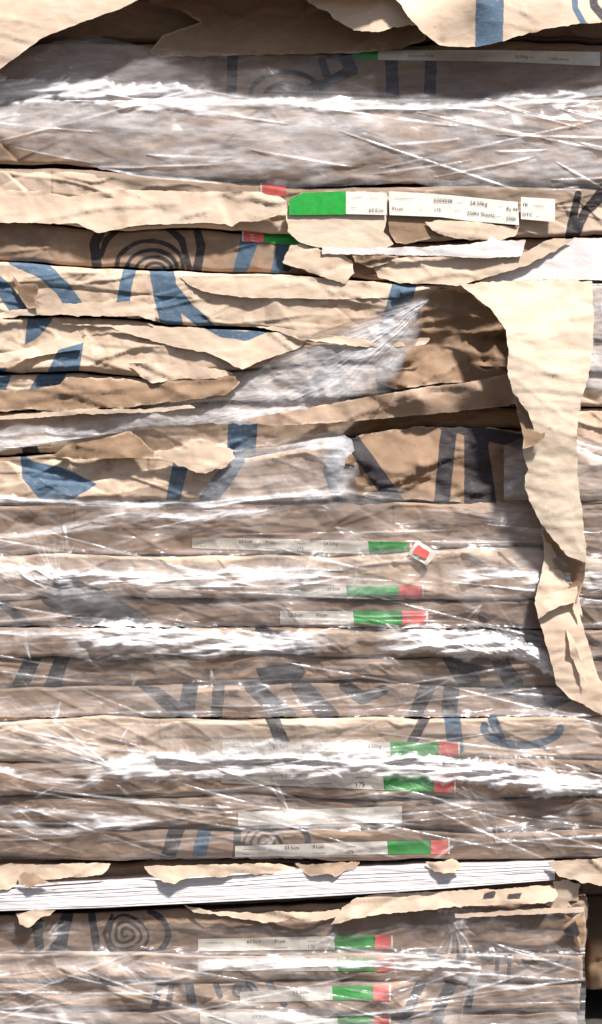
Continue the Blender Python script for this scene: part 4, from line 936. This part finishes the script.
# ------------------------------------------------------------------ the pile behind, the ground
def neighbour(y0, y1, label, seed, dep=-420):
    xs = np.arange(594, 760, 2.0); t = np.linspace(0, 1, 24)
    X = np.repeat(xs[None], 24, 0); Y = y0 + (y1 - y0) * t[:, None] + 0 * X
    e = np.minimum(Y - y0, y1 - Y); q = np.clip(1 - e / 8, 0, 1); ql = np.clip(1 - (X - 594) / 6, 0, 1)
    D = dep - (1 - np.sqrt(1 - q * q + 1e-9)) * 12 - (1 - np.sqrt(1 - ql * ql + 1e-9)) * 9 + crumple(X - 594 + seed * 60, Y, 2.0)
    Dd = [np.full((1, len(xs)), -600.)]
    X = np.vstack([X[:1], X, X[-1:]]); Y = np.vstack([Y[:1], Y, Y[-1:]]); D = np.vstack([Dd[0], D, Dd[0]])
    X = np.hstack([X[:, :1] - .5, X]); Y = np.hstack([Y[:, :1], Y]); D = np.hstack([D[:, :1] * 0 - 600, D])
    x, y, z = W(X, Y, np.maximum(D, -60)); y = -D * .001
    b = np.full(X.shape, 2.)
    ob = mesh_arrays('wrapped_paper_pack', np.stack([x, y, z], -1).reshape(-1, 3), grid_faces(*X.shape), INNER_SHADED, None, {'ink_blue': b, 'ink_black': b})
    tag(ob, label, 'paper pack', 'packs of the next pile behind')
neighbour(846, 900, 'dark pack of the pile behind, just below the crumpled right end of the burst pack', 1)
neighbour(903, 948, 'dark pack of the pile behind, right of the pack with a dark spiral emblem', 2)
neighbour(950, 1000, 'brown pack of the pile behind, right of the pack with the washed out label', 3, -110)
neighbour(1003, 1046, 'lowest brown pack of the pile behind, at the bottom right corner', 4)
gx = np.array([-30, 30.]); zg = float(W(0, 1047.5, 0)[2])
g = mesh_arrays('ground', [(-30, -30, zg), (30, -30, zg), (30, 30, zg), (-30, 30, zg)], [[0, 1, 2, 3]], GROUND); g['kind'] = 'structure'

# ------------------------------------------------------------------ origins at each thing's base
bpy.context.view_layer.update()
for o in [o for o in bpy.data.objects if o.type == 'MESH' and o.parent is None and o.name != 'ground']:
    n = len(o.data.vertices); a = np.empty(n * 3, np.float32); o.data.vertices.foreach_get('co', a); a = a.reshape(-1, 3)
    c = np.array([(a[:, 0].min() + a[:, 0].max()) / 2, (a[:, 1].min() + a[:, 1].max()) / 2, a[:, 2].min()], np.float32)
    fam = [o] + list(o.children_recursive)
    for q in fam:
        m = len(q.data.vertices); b = np.empty(m * 3, np.float32); q.data.vertices.foreach_get('co', b)
        q.data.vertices.foreach_set('co', (b.reshape(-1, 3) - c).ravel()); q.data.update()
    o.location = c.tolist()

# ------------------------------------------------------------------ light and camera
sc = bpy.context.scene
w = bpy.data.worlds.new('World'); sc.world = w; w.use_nodes = True
nt = w.node_tree; nt.nodes.clear()
sun_dir = Vector((.40, -.58, 1.0)).normalized()     # towards the sun
el = math.asin(sun_dir.z); az = math.atan2(sun_dir.x, sun_dir.y)
sky = nt.nodes.new('ShaderNodeTexSky'); sky.sky_type = 'NISHITA'; sky.sun_disc = False
sky.sun_elevation = el; sky.sun_rotation = az; sky.dust_density = 2.5; sky.air_density = 1.0; sky.ozone_density = 1.0
bg = nt.nodes.new('ShaderNodeBackground'); bg.inputs[1].default_value = SKY_STRENGTH
wo = nt.nodes.new('ShaderNodeOutputWorld')
nt.links.new(sky.outputs[0], bg.inputs[0]); nt.links.new(bg.outputs[0], wo.inputs[0])
sd = bpy.data.lights.new('sun', 'SUN'); sd.energy = SUN_STRENGTH; sd.angle = math.radians(SUN_ANGLE); sd.color = (1, .95, .90)
so = bpy.data.objects.new('sun', sd); C.objects.link(so); so.rotation_euler = sun_dir.to_track_quat('Z', 'Y').to_euler(); so.location = (1, -2, 3)
cd = bpy.data.cameras.new('camera'); co_ = bpy.data.objects.new('camera', cd); C.objects.link(co_)
co_.location = (0, -CAM_D, ZC); co_.rotation_euler = (math.radians(90), 0, 0)
cd.sensor_fit = 'VERTICAL'; cd.sensor_height = 24; cd.lens = 24 * CAM_D / (1024 * S); cd.clip_end = 200
sc.camera = co_
sc.view_settings.view_transform = 'Standard'; sc.view_settings.look = 'None'; sc.view_settings.exposure = EXPOSURE; sc.view_settings.gamma = 1
sc.cycles.transparent_max_bounces = 16; sc.cycles.max_bounces = 6
